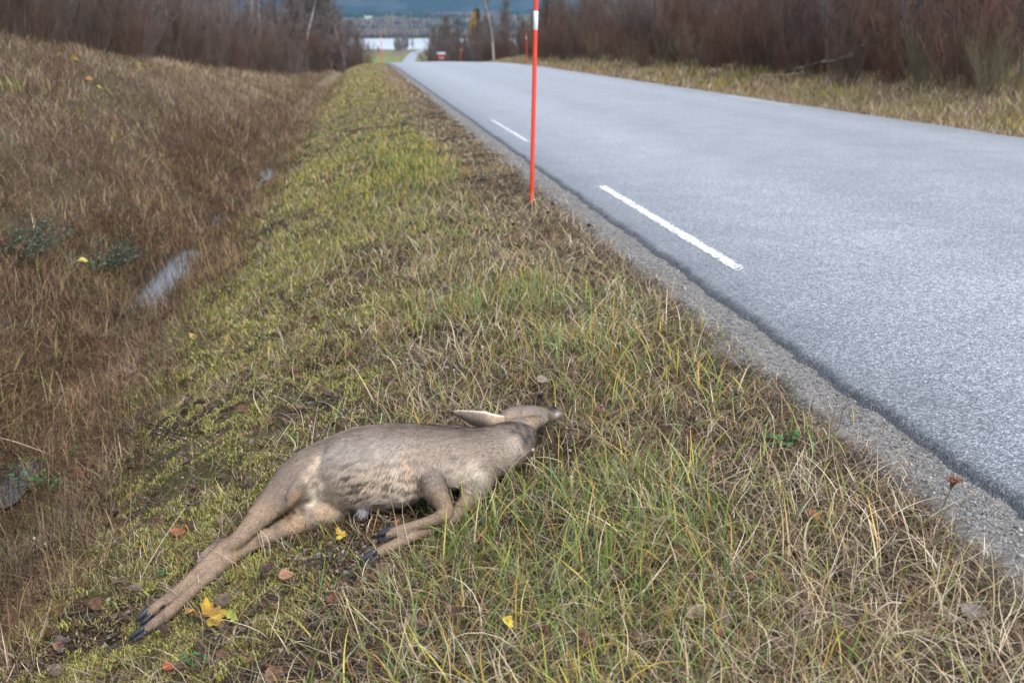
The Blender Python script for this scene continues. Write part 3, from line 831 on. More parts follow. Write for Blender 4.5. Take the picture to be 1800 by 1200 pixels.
# --- broad green and yellowing blades, flopped over
def broad(n, y0, y1, p):
    x, y = scatter(n, y0, y1, -.4, 1.35, p)
    u, nA, nB, nC, lush, mossy, dryedge, bare = fields(x, y)
    k = rng.random(len(x)) < (.12 + .88 * lush) * (1 - .8 * bare) * (.4 + .8 * nB); x, y = x[k], y[k]
    P, k = roots(x, y); n = len(P)
    r_ = rng.random((n, 1)); C = np.where(r_ < .5, pal('green', n), np.where(r_ < .75, pal('yellow', n), np.where(r_ < .9, pal('ygreen', n), pal('pale', n) * 1.4)))
    tip = np.where(rng.random((n, 1)) < .5, C, pal('yellow', n))
    th0 = rng.uniform(.2, .9, n)
    return ribbons(P, rng.uniform(.10, .21, n), rng.uniform(.0018, .0032, n), rng.uniform(0, 6.28, n), th0, th0 + rng.uniform(.3, 1.6, n), rng.normal(0, .5, n), C, 6, tipc=tip)
V, F, C = broad(6500, 1.4, 5.5, 1.2)
o = mesh_arrays('broad_grass', V, F, C, M_BLADE); tag(o, 'broad flopped green and yellow grass blades in the verge', 'grass', kind='stuff')

# --- low mat of dead thatch lying flat between the blades
def thatch_(n, y0, y1, wk, p):
    x, y = scatter(n, y0, y1, -1.4, 1.48, p)
    u = x - xc(y) + 5
    k = rng.random(len(x)) < (.7 + .3 * sst(-.2, .3, u)) ; x, y = x[k], y[k]
    P, k = roots(x, y, -.004, True, .03); n = len(P)
    C = np.where(rng.random((n, 1)) < .40, pal('straw', n), pal('rust', n)) * rng.uniform(.25, .8, (n, 1))
    th0 = rng.uniform(1.0, 1.5, n)
    return ribbons(P, rng.uniform(.03, .09, n) * (1 + .2 * wk), rng.uniform(.0006, .0014, n) * wk, rng.uniform(0, 6.28, n), th0, th0 + rng.uniform(-.2, .45, n), rng.normal(0, 1.3, n), C, 3)
V, F, C = merge([thatch_(70000, 1.35, 4.6, 1.0, 1.2), thatch_(40000, 4.5, 12, 1.7, 1.5)])
o = mesh_arrays('thatch', V, F, C, M_BLADE); tag(o, 'mat of dead straw lying flat under the grass', 'thatch', kind='stuff')

# --- moss: cushions of tiny sprigs
def moss_(n, y0, y1, sz, p):
    x, y = scatter(n, y0, y1, -1.3, .45, p); u = x - xc(y) + 5
    m = sst(.44, .56, fbm(x * .7, y * .7, 52, 3)) * sst(.33, .48, fbm(x * 2.2, y * 2.2, 51, 3)) * sst(.35, -.15, u) * sst(-1.3, -1.05, u)
    m = np.maximum(m, np.clip(1.5 * patch(x, y, 290, 830, .26, .34) + 1.3 * patch(x, y, 200, 1010, .22, .22) + patch(x, y, 60, 1090, .2, .2) + .8 * patch(x, y, 130, 940, .12, .15) + .7 * patch(x, y, 470, 780, .3, .4) + .9 * patch(x, y, 420, 600, .35, 1.2) + .6 * patch(x, y, 530, 480, .3, 1.3) + .7 * patch(x, y, 480, 1010, .2, .1) + .7 * patch(x, y, 350, 720, .3, .5), 0, 1))
    m = m * sst(.36, .56, fbm(x * 11, y * 11, 110, 2)) * (.25 + .75 * sst(.42, .56, fbm(x * 3.1, y * 3.1, 112, 2)))
    k = rng.random(len(x)) < m; x, y = x[k], y[k]
    P, k = roots(x, y, .002, True, .03); n = len(P)
    P[:, 2] += .012 * fbm(P[:, 0] * 18, P[:, 1] * 18, 111, 2)
    C = pal('moss', n)
    return ribbons(P, rng.uniform(.007, .017, n) * sz, rng.uniform(.0016, .0034, n) * sz, rng.uniform(0, 6.28, n), rng.uniform(0, .8, n), rng.uniform(.6, 1.9, n), rng.normal(0, 1, n), C * .8, 2, tipc=C * 1.1)
V, F, C = merge([moss_(300000, 1.6, 5.2, 1.0, 1.2), moss_(120000, 5, 14, 1.8, 1.6)])
o = mesh_arrays('moss', V, F, C, M_BLADE); tag(o, 'yellow-green moss cushions on the slope beside the deer', 'moss', kind='stuff')

# --- ditch: tangled red-brown rushes and dead sedge
def ditch_(n, y0, y1, wk, lk, p, K):
    x, y = scatter(n, y0, y1, -2.6, -.85, p); u = x - xc(y) + 5
    m = sst(-.85, -1.15, u + .25 * (fbm(x * 2, y * 2, 120) - .5)) * sst(-2.75, -2.2, u)
    for (qx, qy, rx, ry, dp) in PUDDLES:
        m = m * (1 - .80 * np.exp(-(((x - qx - .02) / (rx * .85)) ** 2 + ((y - qy + ry * .45) / (ry * 1.15)) ** 2) ** 2))
    k = rng.random(len(x)) < m * (.4 + .9 * fbm(x * 4, y * 4, 121)); x, y, u = x[k], y[k], u[k]
    P, k = roots(x, y, .004, False); n = len(P)
    C = pal('ditch', n); cv = fbm(x * 1.7, y * 1.7, 123, 3); pk = rng.random(n) < .55 * sst(.48, .64, cv); C[pk] = pal('fawn', pk.sum()); C = C * (.65 + .8 * sst(.3, .65, fbm(x * 2.6 + 5, y * 2.6, 124, 2)))[:, None]
    yel = rng.random(n) < .07 + .1 * sst(.55, .7, fbm(x * 1.2, y * 1.2, 122)); C[yel] = pal('ygreen', yel.sum()) * .7
    up = rng.random(n) < .16
    th0 = np.where(up, rng.uniform(.02, .3, n), rng.uniform(.3, 1.35, n)); th1 = th0 + np.where(up, rng.uniform(.1, .7, n), rng.uniform(.3, 1.5, n))
    L = rng.uniform(.06, .19, n) * lk * np.where(up, 1.35, 1)
    return ribbons(P, L, rng.uniform(.0006, .0014, n) * wk, rng.uniform(0, 6.28, n), th0, th1, rng.normal(0, .8, n), C, K)
# --- bank: pale bent hay in tussocks with darker heathy patches
def bank_(n, y0, y1, wk, lk, p, K):
    x, y = scatter(n, y0, y1, -11, -1.85, p); u = x - xc(y) + 5
    cl = fbm(x * 2.0, y * 2.0, 130, 3)
    k = rng.random(len(x)) < (.62 + .8 * sst(.3, .65, cl)); x, y, u, cl = x[k], y[k], u[k], cl[k]
    P, k = roots(x, y, .004, False); n = len(P)
    dk = np.clip(sst(-3.0, -2.0, u) * .75 + sst(.52, .64, fbm(x * .55, y * .55, 131, 3)) * .8 - .25 * sst(14, 24, y), 0, 1)
    W = np.stack([.75 * (1 - dk) + .08, .28 + .1 * dk, .9 * dk + .10, .08 + .35 * sst(.56, .68, fbm(x * 1.5, y * 1.5, 132))], 1)
    C, kd = pick_cols(W, ['fawn', 'rust', 'ditch', 'ygreen'])
    az = fbm(x * 1.1, y * 1.1, 133, 2) * 8 + rng.normal(0, 1.5, n)
    th0 = rng.uniform(.1, 1.25, n); th1 = th0 + rng.uniform(.4, 1.8, n)
    L = rng.uniform(.08, .26, n) * lk * (.45 + 1.1 * cl)
    return ribbons(P, L, rng.uniform(.0007, .0016, n) * wk, az, th0, th1, rng.normal(0, .7, n), C, K)
V, F, C = merge([ditch_(46000, 2.2, 8, 1.6, .95, 1.2, 4), ditch_(36000, 7.5, 20, 2.8, 1.0, 1.6, 3), ditch_(16000, 19, 45, 5, 1.0, 1.8, 3)])
o = mesh_arrays('ditch_sedge', V, F, C, M_BLADE); tag(o, 'tangled red-brown sedge filling the wet ditch', 'sedge', kind='stuff')
V, F, C = merge([bank_(56000, 4.5, 12, 1.9, 1.0, 1.2, 4), bank_(64000, 11, 26, 3.4, 1.1, 1.5, 3), bank_(60000, 25, 75, 6, 1.2, 1.7, 3)])
o = mesh_arrays('bank_grass', V, F, C, M_BLADE); tag(o, 'bent pale hay and brown grass covering the bank behind the ditch', 'grass', kind='stuff')
# --- verge beyond the road
def farv(n, y0, y1, wk, p):
    x, y = scatter(n, y0, y1, 8.30, 15, p); u = x - xc(y) + 5
    P, k = roots(x, y, .004, False); n = len(P)
    g_ = sst(.48, .64, fbm(x * .8, y * .8, 140, 3)) * sst(8.7, 9.4, u)
    W = np.stack([.8 * (1 - .6 * g_), .30 + 0 * u, .55 * g_, .40 * g_ + .12, .12 * g_], 1)
    C, kd = pick_cols(W, ['straw', 'rust', 'ygreen', 'yellow', 'green'])
    th0 = rng.uniform(.05, .9, n)
    L = rng.uniform(.10, .30, n) * (.7 + .7 * fbm(x * 1.6, y * 1.6, 141)) * np.where(u < 8.7, .5, 1)
    return ribbons(P, L, rng.uniform(.0008, .0018, n) * wk, rng.uniform(0, 6.28, n), th0, th0 + rng.uniform(.4, 1.5, n), rng.normal(0, .7, n), C * .9, 3)
V, F, C = merge([farv(60000, 10, 26, 3.2, 1.4), farv(50000, 25, 85, 6.5, 1.6)])
o = mesh_arrays('verge_grass', V, F, C, M_BLADE); tag(o, 'yellow dry grass on the far side of the road below the thicket', 'grass', kind='stuff')

# --- grit on the shoulder
def ico_unit():
    bm = bmesh.new(); bmesh.ops.create_icosphere(bm, subdivisions=1, radius=1)
    v = np.array([p.co[:] for p in bm.verts]); f = np.array([[q.index for q in t.verts] for t in bm.faces]); bm.free(); return v, f
IV, IF = ico_unit()
def stones(x, y, z, r, C):
    n = len(x); sc = r[:, None] * rng.uniform(.6, 1.25, (n, 3)); sc[:, 2] *= .7
    jit = 1 + rng.uniform(-.22, .22, (n, len(IV), 1))
    v = IV[None] * jit * sc[:, None]
    a = rng.uniform(0, 6.28, n); ca, sa = np.cos(a)[:, None], np.sin(a)[:, None]
    v = np.stack([v[..., 0] * ca - v[..., 1] * sa, v[..., 0] * sa + v[..., 1] * ca, v[..., 2]], -1)
    v += np.stack([x, y, z], 1)[:, None]
    f = (np.arange(n)[:, None, None] * len(IV) + IF[None]).reshape(-1, 3)
    return v.reshape(-1, 3), f, np.repeat(C, len(IV), 0)
x, y = scatter(80000, 1.4, 12, 1.36, 1.76, 1.6)
u = x - xc(y) + 5
k = rng.random(len(x)) < sst(1.36, 1.50, u); x, y = x[k], y[k]
r = rng.gamma(1.7, .00075, len(x)).clip(.0007, .009) * (1 + .06 * y)
gcol = np.array([(.26, .255, .25), (.20, .20, .21), (.13, .13, .14), (.33, .315, .29), (.24, .21, .185), (.07, .07, .075)])[rng.integers(0, 6, len(x))]
v, f, c = stones(x, y, ground(x, y) + r * .2, r, gcol)
M_STONE = attr_mat('stone', .85, .2, 0, 60, .2)
o = mesh_arrays('gravel', v, f, c, M_STONE); tag(o, 'grey grit and small stones along the broken road edge', 'gravel', kind='stuff')

# ------------------------------------------------------------------ puddles in the ditch
def water_mat():
    m, t, b = new_mat('ditch_water')
    b.inputs['Base Color'].default_value = (.035, .030, .024, 1); b.inputs['Roughness'].default_value = .04; b.inputs['IOR'].default_value = 1.33
    b.inputs['Specular IOR Level'].default_value = .8
    no = t.nodes.new('ShaderNodeTexNoise'); no.inputs['Scale'].default_value = 14; tc = t.nodes.new('ShaderNodeTexCoord'); t.links.new(tc.outputs['Object'], no.inputs['Vector'])
    bp = t.nodes.new('ShaderNodeBump'); bp.inputs['Strength'].default_value = .05; bp.inputs['Distance'].default_value = .01
    t.links.new(no.outputs['Fac'], bp.inputs['Height']); t.links.new(bp.outputs[0], b.inputs['Normal'])
    return m
M_WATER = water_mat()
for i, (qx, qy, rx, ry, dp) in enumerate(PUDDLES):
    th = np.linspace(0, 2 * np.pi, 40, endpoint=False)
    if i == 0: rx, ry = rx * 1.45, ry * 1.05
    rr = 1.05 + .75 * (vnoise(np.cos(th) * 2.6 + 9, np.sin(th) * 2.6 + i * 7, 150) - .5)
    z_ = float(ground(qx, qy, False)) + dp * .74 + (.035 if i == 0 else .005)
    v = np.stack([qx + rx * rr * np.cos(th), qy + ry * rr * np.sin(th), np.full(40, z_)], 1)
    v = np.concatenate([v, [[qx, qy, z_]]])
    f = np.stack([np.full(40, 40), np.arange(40), (np.arange(40) + 1) % 40], 1)
    o = mesh_arrays('puddle', v, f, mat=M_WATER); tag(o, kind='structure')
# dead sedge standing in the water
def water_sedge():
    parts = []
    for i, (qx, qy, rx, ry, dp) in enumerate(PUDDLES):
        n = (420, 90, 60, 120)[i]
        a = rng.uniform(0, 6.28, n); r_ = np.sqrt(rng.random(n)) * 1.5
        x = qx + rx * r_ * np.cos(a); y = qy + ry * r_ * np.sin(a)
        k = fbm(x * 7, y * 2.5, 151, 2) > .44; x, y = x[k], y[k]; n = len(x)
        P = np.stack([x, y, ground(x, y) - .01], 1)
        th0 = rng.uniform(.0, .7, n)
        parts.append(ribbons(P, rng.uniform(.10, .30, n), rng.uniform(.0016, .0034, n), rng.uniform(0, 6.28, n), th0, th0 + rng.uniform(.2, 1.5, n), rng.normal(0, .5, n), pal('ditch', n) * .8, 4))
    return merge(parts)
V, F, C = water_sedge()
o = mesh_arrays('water_sedge', V, F, C, M_BLADE); tag(o, 'dark dead sedge standing in the ditch puddles', 'sedge', kind='stuff')
# lake in the valley
LAKE_Z = float(zr(832)) - .55
v = [(-700, 800, LAKE_Z), (900, 800, LAKE_Z), (900, 1420, LAKE_Z), (-700, 1420, LAKE_Z)]
m_, t_, b_ = new_mat('lake_water')
b_.inputs['Base Color'].default_value = (.42, .45, .48, 1); b_.inputs['Roughness'].default_value = .45; b_.inputs['Specular IOR Level'].default_value = 1.0  # sky glint on the water is put into the pale base colour
o = mesh_arrays('lake', v, [[0, 1, 2, 3]], mat=m_); tag(o, 'pale lake shining in the valley below the road', kind='structure')

# ------------------------------------------------------------------ snow poles
M_RED = plain('pole_red', (.62, .045, .022), .45, .4, .10, 14)
M_REFL = plain('pole_reflector', (.62, .66, .72), .3, .5, .05, 40)
def lathe(prof, n=16):
    th = np.linspace(0, 2 * np.pi, n, endpoint=False)
    V = [[r * math.cos(a), r * math.sin(a), z] for r, z in prof for a in th]
    F = []
    for i in range(len(prof) - 1):
        for j in range(n):
            k = (j + 1) % n; F.append((i * n + j, i * n + k, (i + 1) * n + k, (i + 1) * n + j))
    return V, F
def snow_pole():
    t = empty('snow_pole')
    V, F = lathe([(.001, -.35), (.015, -.33), (.0165, .0), (.0165, .25), (.0168, .252), (.0168, .262), (.0165, .264), (.0165, 1.615), (.015, 1.63), (.001, 1.635)])
    mesh_arrays('shaft', V, F, mat=M_RED, parent=t, smooth=True)
    V, F = lathe([(.0166, 1.305), (.0176, 1.306), (.0176, 1.440), (.0166, 1.441)])
    mesh_arrays('reflector_band', V, F, mat=M_REFL, parent=t, smooth=True)
    return t
def copy_tree(o, parent=None):
    c = o.copy(); S.collection.objects.link(c)
    if parent: c.parent = parent
    for ch in list(o.children): copy_tree(ch, c)
    return c
PG = 'red snow poles along both road edges'
pole = snow_pole()
pl = [((1.305, 7.75), (.5, .9), 'red snow pole in the near verge, tall and close, with white reflector band', None),
      ((1.25, 58.0), (0, 1.5), 'small red snow pole at the crest beside the left road edge', 'far'),
      ((8.72, 53.5), (.5, 2.2), 'leaning red snow pole on the far verge before the thicket', 'far'),
      ((8.75, 92.0), (0, .3), 'red snow pole half sunk behind the road crest near the red box', 'far')]
for i, ((x_, y_), (rx_, ry_), lab, _) in enumerate(pl):
    o = pole if i == 0 else copy_tree(pole)
    o.location = (x_ + (xc(y_) - 5), y_, float(ground(x_ + xc(y_) - 5, y_)))
    o.rotation_euler = (R(rx_), R(ry_), R(70 * i))
    tag(o, lab, 'snow pole', PG)

# ------------------------------------------------------------------ bare trees and thickets
class Buf:
    def __init__(s): s.v = []; s.f = []; s.n = 0
    def tube(s, pts, r, n=3, cap=False):
        pts = np.asarray(pts, float); m = len(pts)
        T = np.gradient(pts, axis=0); T /= np.linalg.norm(T, axis=1)[:, None] + 1e-9
        ref = np.array([.31, .95, .1]) if abs(T[0][1]) < .8 else np.array([.95, .1, .3])
        a = np.cross(T, ref); a /= np.linalg.norm(a, axis=1)[:, None] + 1e-9
        b = np.cross(T, a)
        th = np.linspace(0, 2 * np.pi, n, endpoint=False)
        v = pts[:, None] + (np.cos(th)[None, :, None] * a[:, None] + np.sin(th)[None, :, None] * b[:, None]) * np.asarray(r)[:, None, None]
        s.v.append(v.reshape(-1, 3))
        i = np.arange(m - 1)[:, None] * n + s.n; j = np.arange(n)[None]; k = (j + 1) % n
        s.f.append(np.stack([i + j, i + k, i + n + k, i + n + j], -1).reshape(-1, 4))
        s.n += m * n
    def cards(s, P, D, Sz):
        """little leaf faces at P"""
        P = np.asarray(P); n = len(P)
        D = D / np.linalg.norm(D, axis=1)[:, None]
        q = np.cross(D, rng.normal(0, 1, (n, 3))); q /= np.linalg.norm(q, axis=1)[:, None]
        Sz = np.asarray(Sz)[:, None]
        v = np.stack([P, P + D * Sz * .5 + q * Sz * .32, P + D * Sz, P + D * Sz * .5 - q * Sz * .32], 1)
        s.v.append(v.reshape(-1, 3)); s.f.append(np.arange(n * 4).reshape(-1, 4) + s.n); s.n += n * 4
    def obj(s, name, mat, parent): return mesh_arrays(name, np.concatenate(s.v), np.concatenate(s.f), mat=mat, parent=parent)
def unit(v): return v / (np.linalg.norm(v) + 1e-9)
def limb(p, d, L, segs, wob, up=0.0):
    pts = [p]; d = unit(d)
    for k in range(segs):
        d = unit(d + rng.normal(0, wob, 3) + np.array([0, 0, up])); pts.append(pts[-1] + d * L / segs)
    return np.array(pts)

M_TWIG_RED = plain('twig_red', (.110, .062, .047), .8, .1, .35, 1.2)
M_TWIG_BRN = plain('twig_brown', (.105, .078, .064), .8, .1, .35, 1.2)
M_TWIG_GRY = plain('twig_grey', (.150, .125, .120), .8, .1, .3, 1.0)
M_TWIG_OLV = plain('twig_olive', (.135, .115, .075), .8, .1, .3, 1.0)
M_BIRCH = plain('birch_bark', (.30, .285, .27), .8, .2, .45, 6)
M_BARK = plain('dark_bark', (.085, .070, .062), .9, .1, .35, 10)
M_SPRUCE = plain('spruce_green', (.028, .048, .026), .75, .2, .5, 3)
M_JUNIPER = plain('juniper_green', (.045, .085, .040), .7, .2, .5, 9)
M_GREENL = plain('green_leaf', (.055, .13, .040), .55, .3, .3, 40)
M_YLEAF = plain('yellow_leaf', (.48, .33, .06), .6, .2, .35, 9)

def shrub(h, nst, mat, spread=.3, name='bare_shrub'):
    t = empty(name); st = Buf(); tw = Buf()
    for i in range(nst):
        a = rng.uniform(0, 6.28); lean = rng.uniform(.02, spread)
        hh = h * rng.uniform(.55, 1.05)
        p = np.array([math.cos(a) * rng.uniform(0, .65), math.sin(a) * rng.uniform(0, .65), -.05])
        pts = limb(p, np.array([math.cos(a) * lean, math.sin(a) * lean, 1]), hh, 5, .06, .05)
        st.tube(pts, np.linspace(.016, .005, 6) * h / 2.6)
        for k in range(int(11 * hh)):
            f = rng.uniform(.03, .98); q = pts[0] + 0; i0 = min(int(f * 5), 4); q = pts[i0] + (pts[i0 + 1] - pts[i0]) * (f * 5 - i0)
            b = rng.uniform(0, 6.28); dd = np.array([math.cos(b) * .55, math.sin(b) * .55, .85])
            l1 = rng.uniform(.22, .60) * (1.15 - .6 * f)
            tp = limb(q, dd, l1, 3, .16, .08); tw.tube(tp, np.linspace(.0046, .0020, 4) * h / 2.4)
            for m_ in range(4):
                g_ = rng.integers(1, 4); b = rng.uniform(0, 6.28)
                tw.tube(limb(tp[g_], np.array([math.cos(b) * .5, math.sin(b) * .5, .8]), rng.uniform(.10, .28), 2, .12, .05), np.array([.0028, .0022, .0012]) * h / 2.4)
    st.obj('stems', mat, t); tw.obj('twigs', mat, t)
    return t

def birch(h, bark, twig, leaves=None, name='bare_birch', dens=1.0, spread=.45, tk=1.0):
    t = empty(name); tr = Buf(); br = Buf()
    pts = limb(np.array([0, 0, -.1]), np.array([rng.normal(0, .06), rng.normal(0, .06), 1]), h, 9, .05, .03)
    tr.tube(pts, np.linspace(.017 * h, .003 * h, 10), 7)
    LP = []; LD = []
    for k in range(int(34 * dens)):
        f = rng.uniform(.16, .99); i0 = min(int(f * 9), 8); q = pts[i0] + (pts[i0 + 1] - pts[i0]) * (f * 9 - i0)
        b = rng.uniform(0, 6.28); l1 = h * rng.uniform(.14, .34) * (1.15 - .8 * f)
        tp = limb(q, np.array([math.cos(b) * spread, math.sin(b) * spread, .75]), l1, 4, .10, .04)
        br.tube(tp, np.linspace(.0034 * h * (1.1 - f), .0012 * h, 5))
        for m_ in range(6):
            g_ = rng.integers(1, 5); b = rng.uniform(0, 6.28)
            t2 = limb(tp[g_], np.array([math.cos(b) * .7, math.sin(b) * .7, .6]), l1 * rng.uniform(.25, .55), 3, .15, .02); br.tube(t2, np.linspace(.0014 * h, .0007 * h, 4) * tk)
            for q_ in range(4):
                b = rng.uniform(0, 6.28)
                t3 = limb(t2[rng.integers(1, 4)], np.array([math.cos(b) * .8, math.sin(b) * .8, .4]), l1 * rng.uniform(.12, .28), 2, .2, 0); br.tube(t3, np.array([.0009, .0007, .0004]) * h * tk)
                if leaves is not None: LP.append(t3[-1]); LP.append(t3[1])
    tr.obj('trunk', bark, t); br.obj('crown', twig, t)
    if leaves is not None:
        lb = Buf(); LP = np.repeat(np.array(LP), 2, 0) + rng.normal(0, .012 * h, (2 * len(LP), 3)); lb.cards(LP, rng.normal(0, 1, LP.shape), rng.uniform(.010, .022, len(LP)) * h); lb.obj('leaves', leaves, t)
    return t

def spruce(h, name='spruce_tree', mat=None):
    t = empty(name); tr = Buf(); cr = Buf()
    tr.tube([[0, 0, -.1], [0, 0, h * .5], [0, 0, h]], [.022 * h, .013 * h, .002 * h], 7)
    P = []; D = []
    for k in range(150):
        f = rng.uniform(.05, .98) ; z = h * f; b = rng.uniform(0, 6.28); l1 = h * .215 * (1.02 - f) * rng.uniform(.6, 1.15)
        pts = limb(np.array([0, 0, z]), np.array([math.cos(b), math.sin(b), rng.uniform(-.35, .12)]), l1, 4, .07, .02)
        cr.tube(pts, np.linspace(.003 * h, .001 * h, 5))
        for i in range(15):
            g_ = rng.uniform(.12, 1) * 4; i0 = min(int(g_), 3); q = pts[i0] + (pts[i0 + 1] - pts[i0]) * (g_ - i0)
            P.append(q + rng.normal(0, .012 * h, 3)); D.append(unit(pts[-1] - pts[0]) * .6 + rng.normal(0, .6, 3) + [0, 0, -.15])
    P = np.array(P); cr.cards(P, np.array(D), rng.uniform(.028, .055, len(P)) * h)
    tr.obj('trunk', M_BARK, t); cr.obj('crown', mat or M_SPRUCE, t)
    return t

SHR = [shrub(2.6, 22, M_TWIG_RED, .5), shrub(3.0, 20, M_TWIG_BRN, .5), shrub(2.4, 22, M_TWIG_RED, .75), shrub(3.3, 16, M_TWIG_GRY, .45), shrub(2.0, 20, M_TWIG_OLV, .8)]
BIR = [birch(6.5, M_BIRCH, M_TWIG_GRY), birch(7.5, M_BIRCH, M_TWIG_BRN), birch(6.0, M_BARK, M_TWIG_GRY), birch(5.5, M_BARK, M_TWIG_OLV, None, 'bare_willow', 2.6, .85, 1.7)]
SPR = spruce(7.0)
YBI = birch(5.5, M_BARK, M_TWIG_BRN, M_YLEAF, 'yellow_birch')
used = set()
def plant(proto, x, y, s, lab, cat, group=None, rz=None, tilt=0, dz=0):
    o = proto if id(proto) not in used else copy_tree(proto)
    used.add(id(proto))
    o.location = (x, y, float(ground(x, y)) - .03 + dz)
    o.scale = (s * rng.uniform(.9, 1.1), s * rng.uniform(.9, 1.1), s)
    o.rotation_euler = (rng.normal(0, .04) + tilt, rng.normal(0, .04), rng.uniform(0, 6.28) if rz is None else rz)
    tag(o, lab, cat, group)
    return o
GR_, GL_ = 'bare shrubs in the thicket along the right side of the road', 'bare shrubs in the thicket on top of the left bank'
LR_, LL_ = 'leafless brown shrub in the thicket beyond the road', 'leafless dark brown shrub in the thicket on the left bank'
# right thicket: rows from the verge back into the wood
def urow(y, u): return u + xc(y) - 5
for (u0, step, sc, pick_) in ((11.3, .95, .62, (0, 2, 4, 1)), (12.3, .9, .9, (0, 1, 2, 0)), (13.7, 1.0, 1.1, (0, 1, 2, 3)), (16.0, 1.4, 1.2, (1, 3, 0, 1))):
    y = max(11.0, (u0 + .5) / .70)
    while y < 66:
        u = u0 + rng.normal(0, .35)
        plant(SHR[pick_[rng.integers(0, 4)]], urow(y, u), y, sc * rng.uniform(.6, 1.3), LR_, 'shrub', GR_)
        y += step * rng.uniform(.7, 1.3) * (1 + y / 70)
for (u0, step, sc, pick_) in ((-5.6, .9, .62, (1, 3, 0, 1)), (-6.6, .95, .85, (1, 3, 2, 1)), (-8.2, 1.1, 1.0, (3, 1, 2, 3)), (-10.5, 1.5, 1.2, (1, 3, 0, 3))):
    y = 13.0
    while y < 64:
        uu = u0 + 2.1 * sst(22, 60, y) + rng.normal(0, .3)
        if uu > -.36 * y - 2.5:
            plant(SHR[pick_[rng.integers(0, 4)]], urow(y, uu), y, sc * rng.uniform(.75, 1.2) * (1.0 if y > 22 else .85), LL_, 'shrub', GL_)
        y += step * rng.uniform(.7, 1.3) * (1 + y / 60)
for k in range(78):
    y = 15 + 45 * rng.random(); side = k % 3 != 0
    u = (11.6 + rng.random() * 3.5) if side else (-5.8 - rng.random() * 3 + 2.1 * sst(22, 60, y))
    if not side and u / y < -.40 or u / y > .70: continue
    plant(BIR[2], urow(y, u), y, rng.uniform(.40, .65), 'slender grey sapling among the shrubs of the right thicket' if side else 'slender grey sapling among the shrubs of the left bank', 'sapling', 'saplings among the thickets')
# taller trees standing in and behind the thickets
RT, LT, VT = 'bare trees rising behind the right thicket', 'bare trees on the left bank', 'bare trees lining the road beyond the crest'
TR_, TL_ = 'tall leafless tree rising behind the right thicket', 'tall leafless tree rising behind the left thicket'
for k in range(46):
    y = 16 + 62 * rng.random() ** 1.2; u = 17.5 + rng.random() * 12
    if u / y > .72: continue
    plant(BIR[(0, 2, 2, 1)[rng.integers(0, 4)]], urow(y, u), y, rng.uniform(.8, 1.2), TR_, 'tree', RT)
for k in range(46):
    y = 20 + 50 * rng.random(); u = -8.5 - rng.random() * 12 + 2.0 * sst(25, 60, y)
    if u / y < -.42: continue
    plant(BIR[(0, 1, 2, 2)[rng.integers(0, 4)]], urow(y, u), y, rng.uniform(.7, 1.1), TL_, 'tree', LT)
# along the road where it drops out of sight
LVL, LVR = 'leafless grey tree beside the road beyond the crest, on its left', 'leafless grey tree beside the road beyond the crest, on its right'
DK = [birch(6.5, M_BARK, M_TWIG_GRY, dens=2.6, spread=.65, tk=1.7), birch(5.5, M_BARK, M_TWIG_BRN, dens=2.6, spread=.75, tk=1.7)]
LVS, LVT = 'leafless brown shrub beside the road beyond the crest, on its left', 'leafless brown shrub beside the road beyond the crest, on its right'
for k in range(78):
    y = 64 + 170 * rng.random() ** 1.5
    d = rng.random() ** 1.3 * 20
    lx = xat(640 - 70 * sst(110, 64, y), y) - 1.2 - d
    plant((DK + DK + BIR[:1])[rng.integers(0, 5)], lx, y, rng.uniform(.7, 1.1) * (1 + (y - 66) / 240), LVL, 'tree', VT)
for k in range(40):
    y = 62 + 120 * rng.random() ** 1.3
    lx = xat(640 - 70 * sst(110, 64, y), y) - .3 - rng.random() * 12
    plant(SHR[rng.integers(0, 4)], lx, y, rng.uniform(.9, 1.4) * (1 + (y - 62) / 200), LVS, 'shrub', 'shrubs lining the road beyond the crest')
for k in range(130):
    y = 70 + 330 * rng.random() ** 1.6
    d = rng.random() ** 1.3 * 26
    rx = max(xat(748 if y > 150 else 910 - 125 * sst(70, 150, y), y), xc(y) + 5.0) + 1.8 + d
    plant((DK + DK + BIR[:1] + BIR[3:])[rng.integers(0, 6)], rx, y, rng.uniform(.65, 1.0) * (1 + (y - 72) / 330), LVR, 'tree', VT)
for k in range(95):
    y = 64 + 200 * rng.random() ** 1.5
    rx = max(xat(748 if y > 150 else 910 - 125 * sst(70, 150, y), y), xc(y) + 5.0) + .8 + rng.random() * 12
    plant(SHR[rng.integers(0, 5)], rx, y, rng.uniform(.8, 1.3) * (1 + (y - 62) / 220), LVT, 'shrub', 'shrubs lining the road beyond the crest')
# single ones that catch the eye
plant(SPR, xat(568, 98), 98, 1.05, 'dark green spruce among bare trees left of the road crest', 'tree')
plant(SPR, xat(558, 92), 92, .85, 'second spruce, half hidden behind the spruce left of the crest', 'tree')
plant(SPR, xat(838, 190), 190, 1.45, 'dark spruce top behind the yellow birch right of the crest', 'tree')
plant(YBI, xat(828, 175), 175, 1.5, 'birch still holding yellow leaves, right of the road crest', 'tree')
plant(BIR[3], xat(756, 235), 235, 1.75, 'rounded grey willow beside the road where it bends in the valley', 'tree')
plant(BIR[3], xat(784, 215), 215, 1.9, 'taller rounded olive willow behind the red roadside box', 'tree')
plant(BIR[0], xat(868, 92), 92, 1.0, 'white birch trunk leaning left over the right roadside thicket', 'tree', rz=2.0)
plant(BIR[0], xat(1152, 64), 64, 1.15, 'white birch trunk among red shrubs, straight above the road middle', 'tree', rz=.4)
plant(BIR[1], xat(455, 66), 66, .8, 'pale twin birch trunk rising from the left thicket', 'tree', rz=.8)
plant(BIR[1], xat(468, 68), 68, .8, 'slimmer pale birch trunk beside the twin birch on the left', 'tree', rz=2.8)

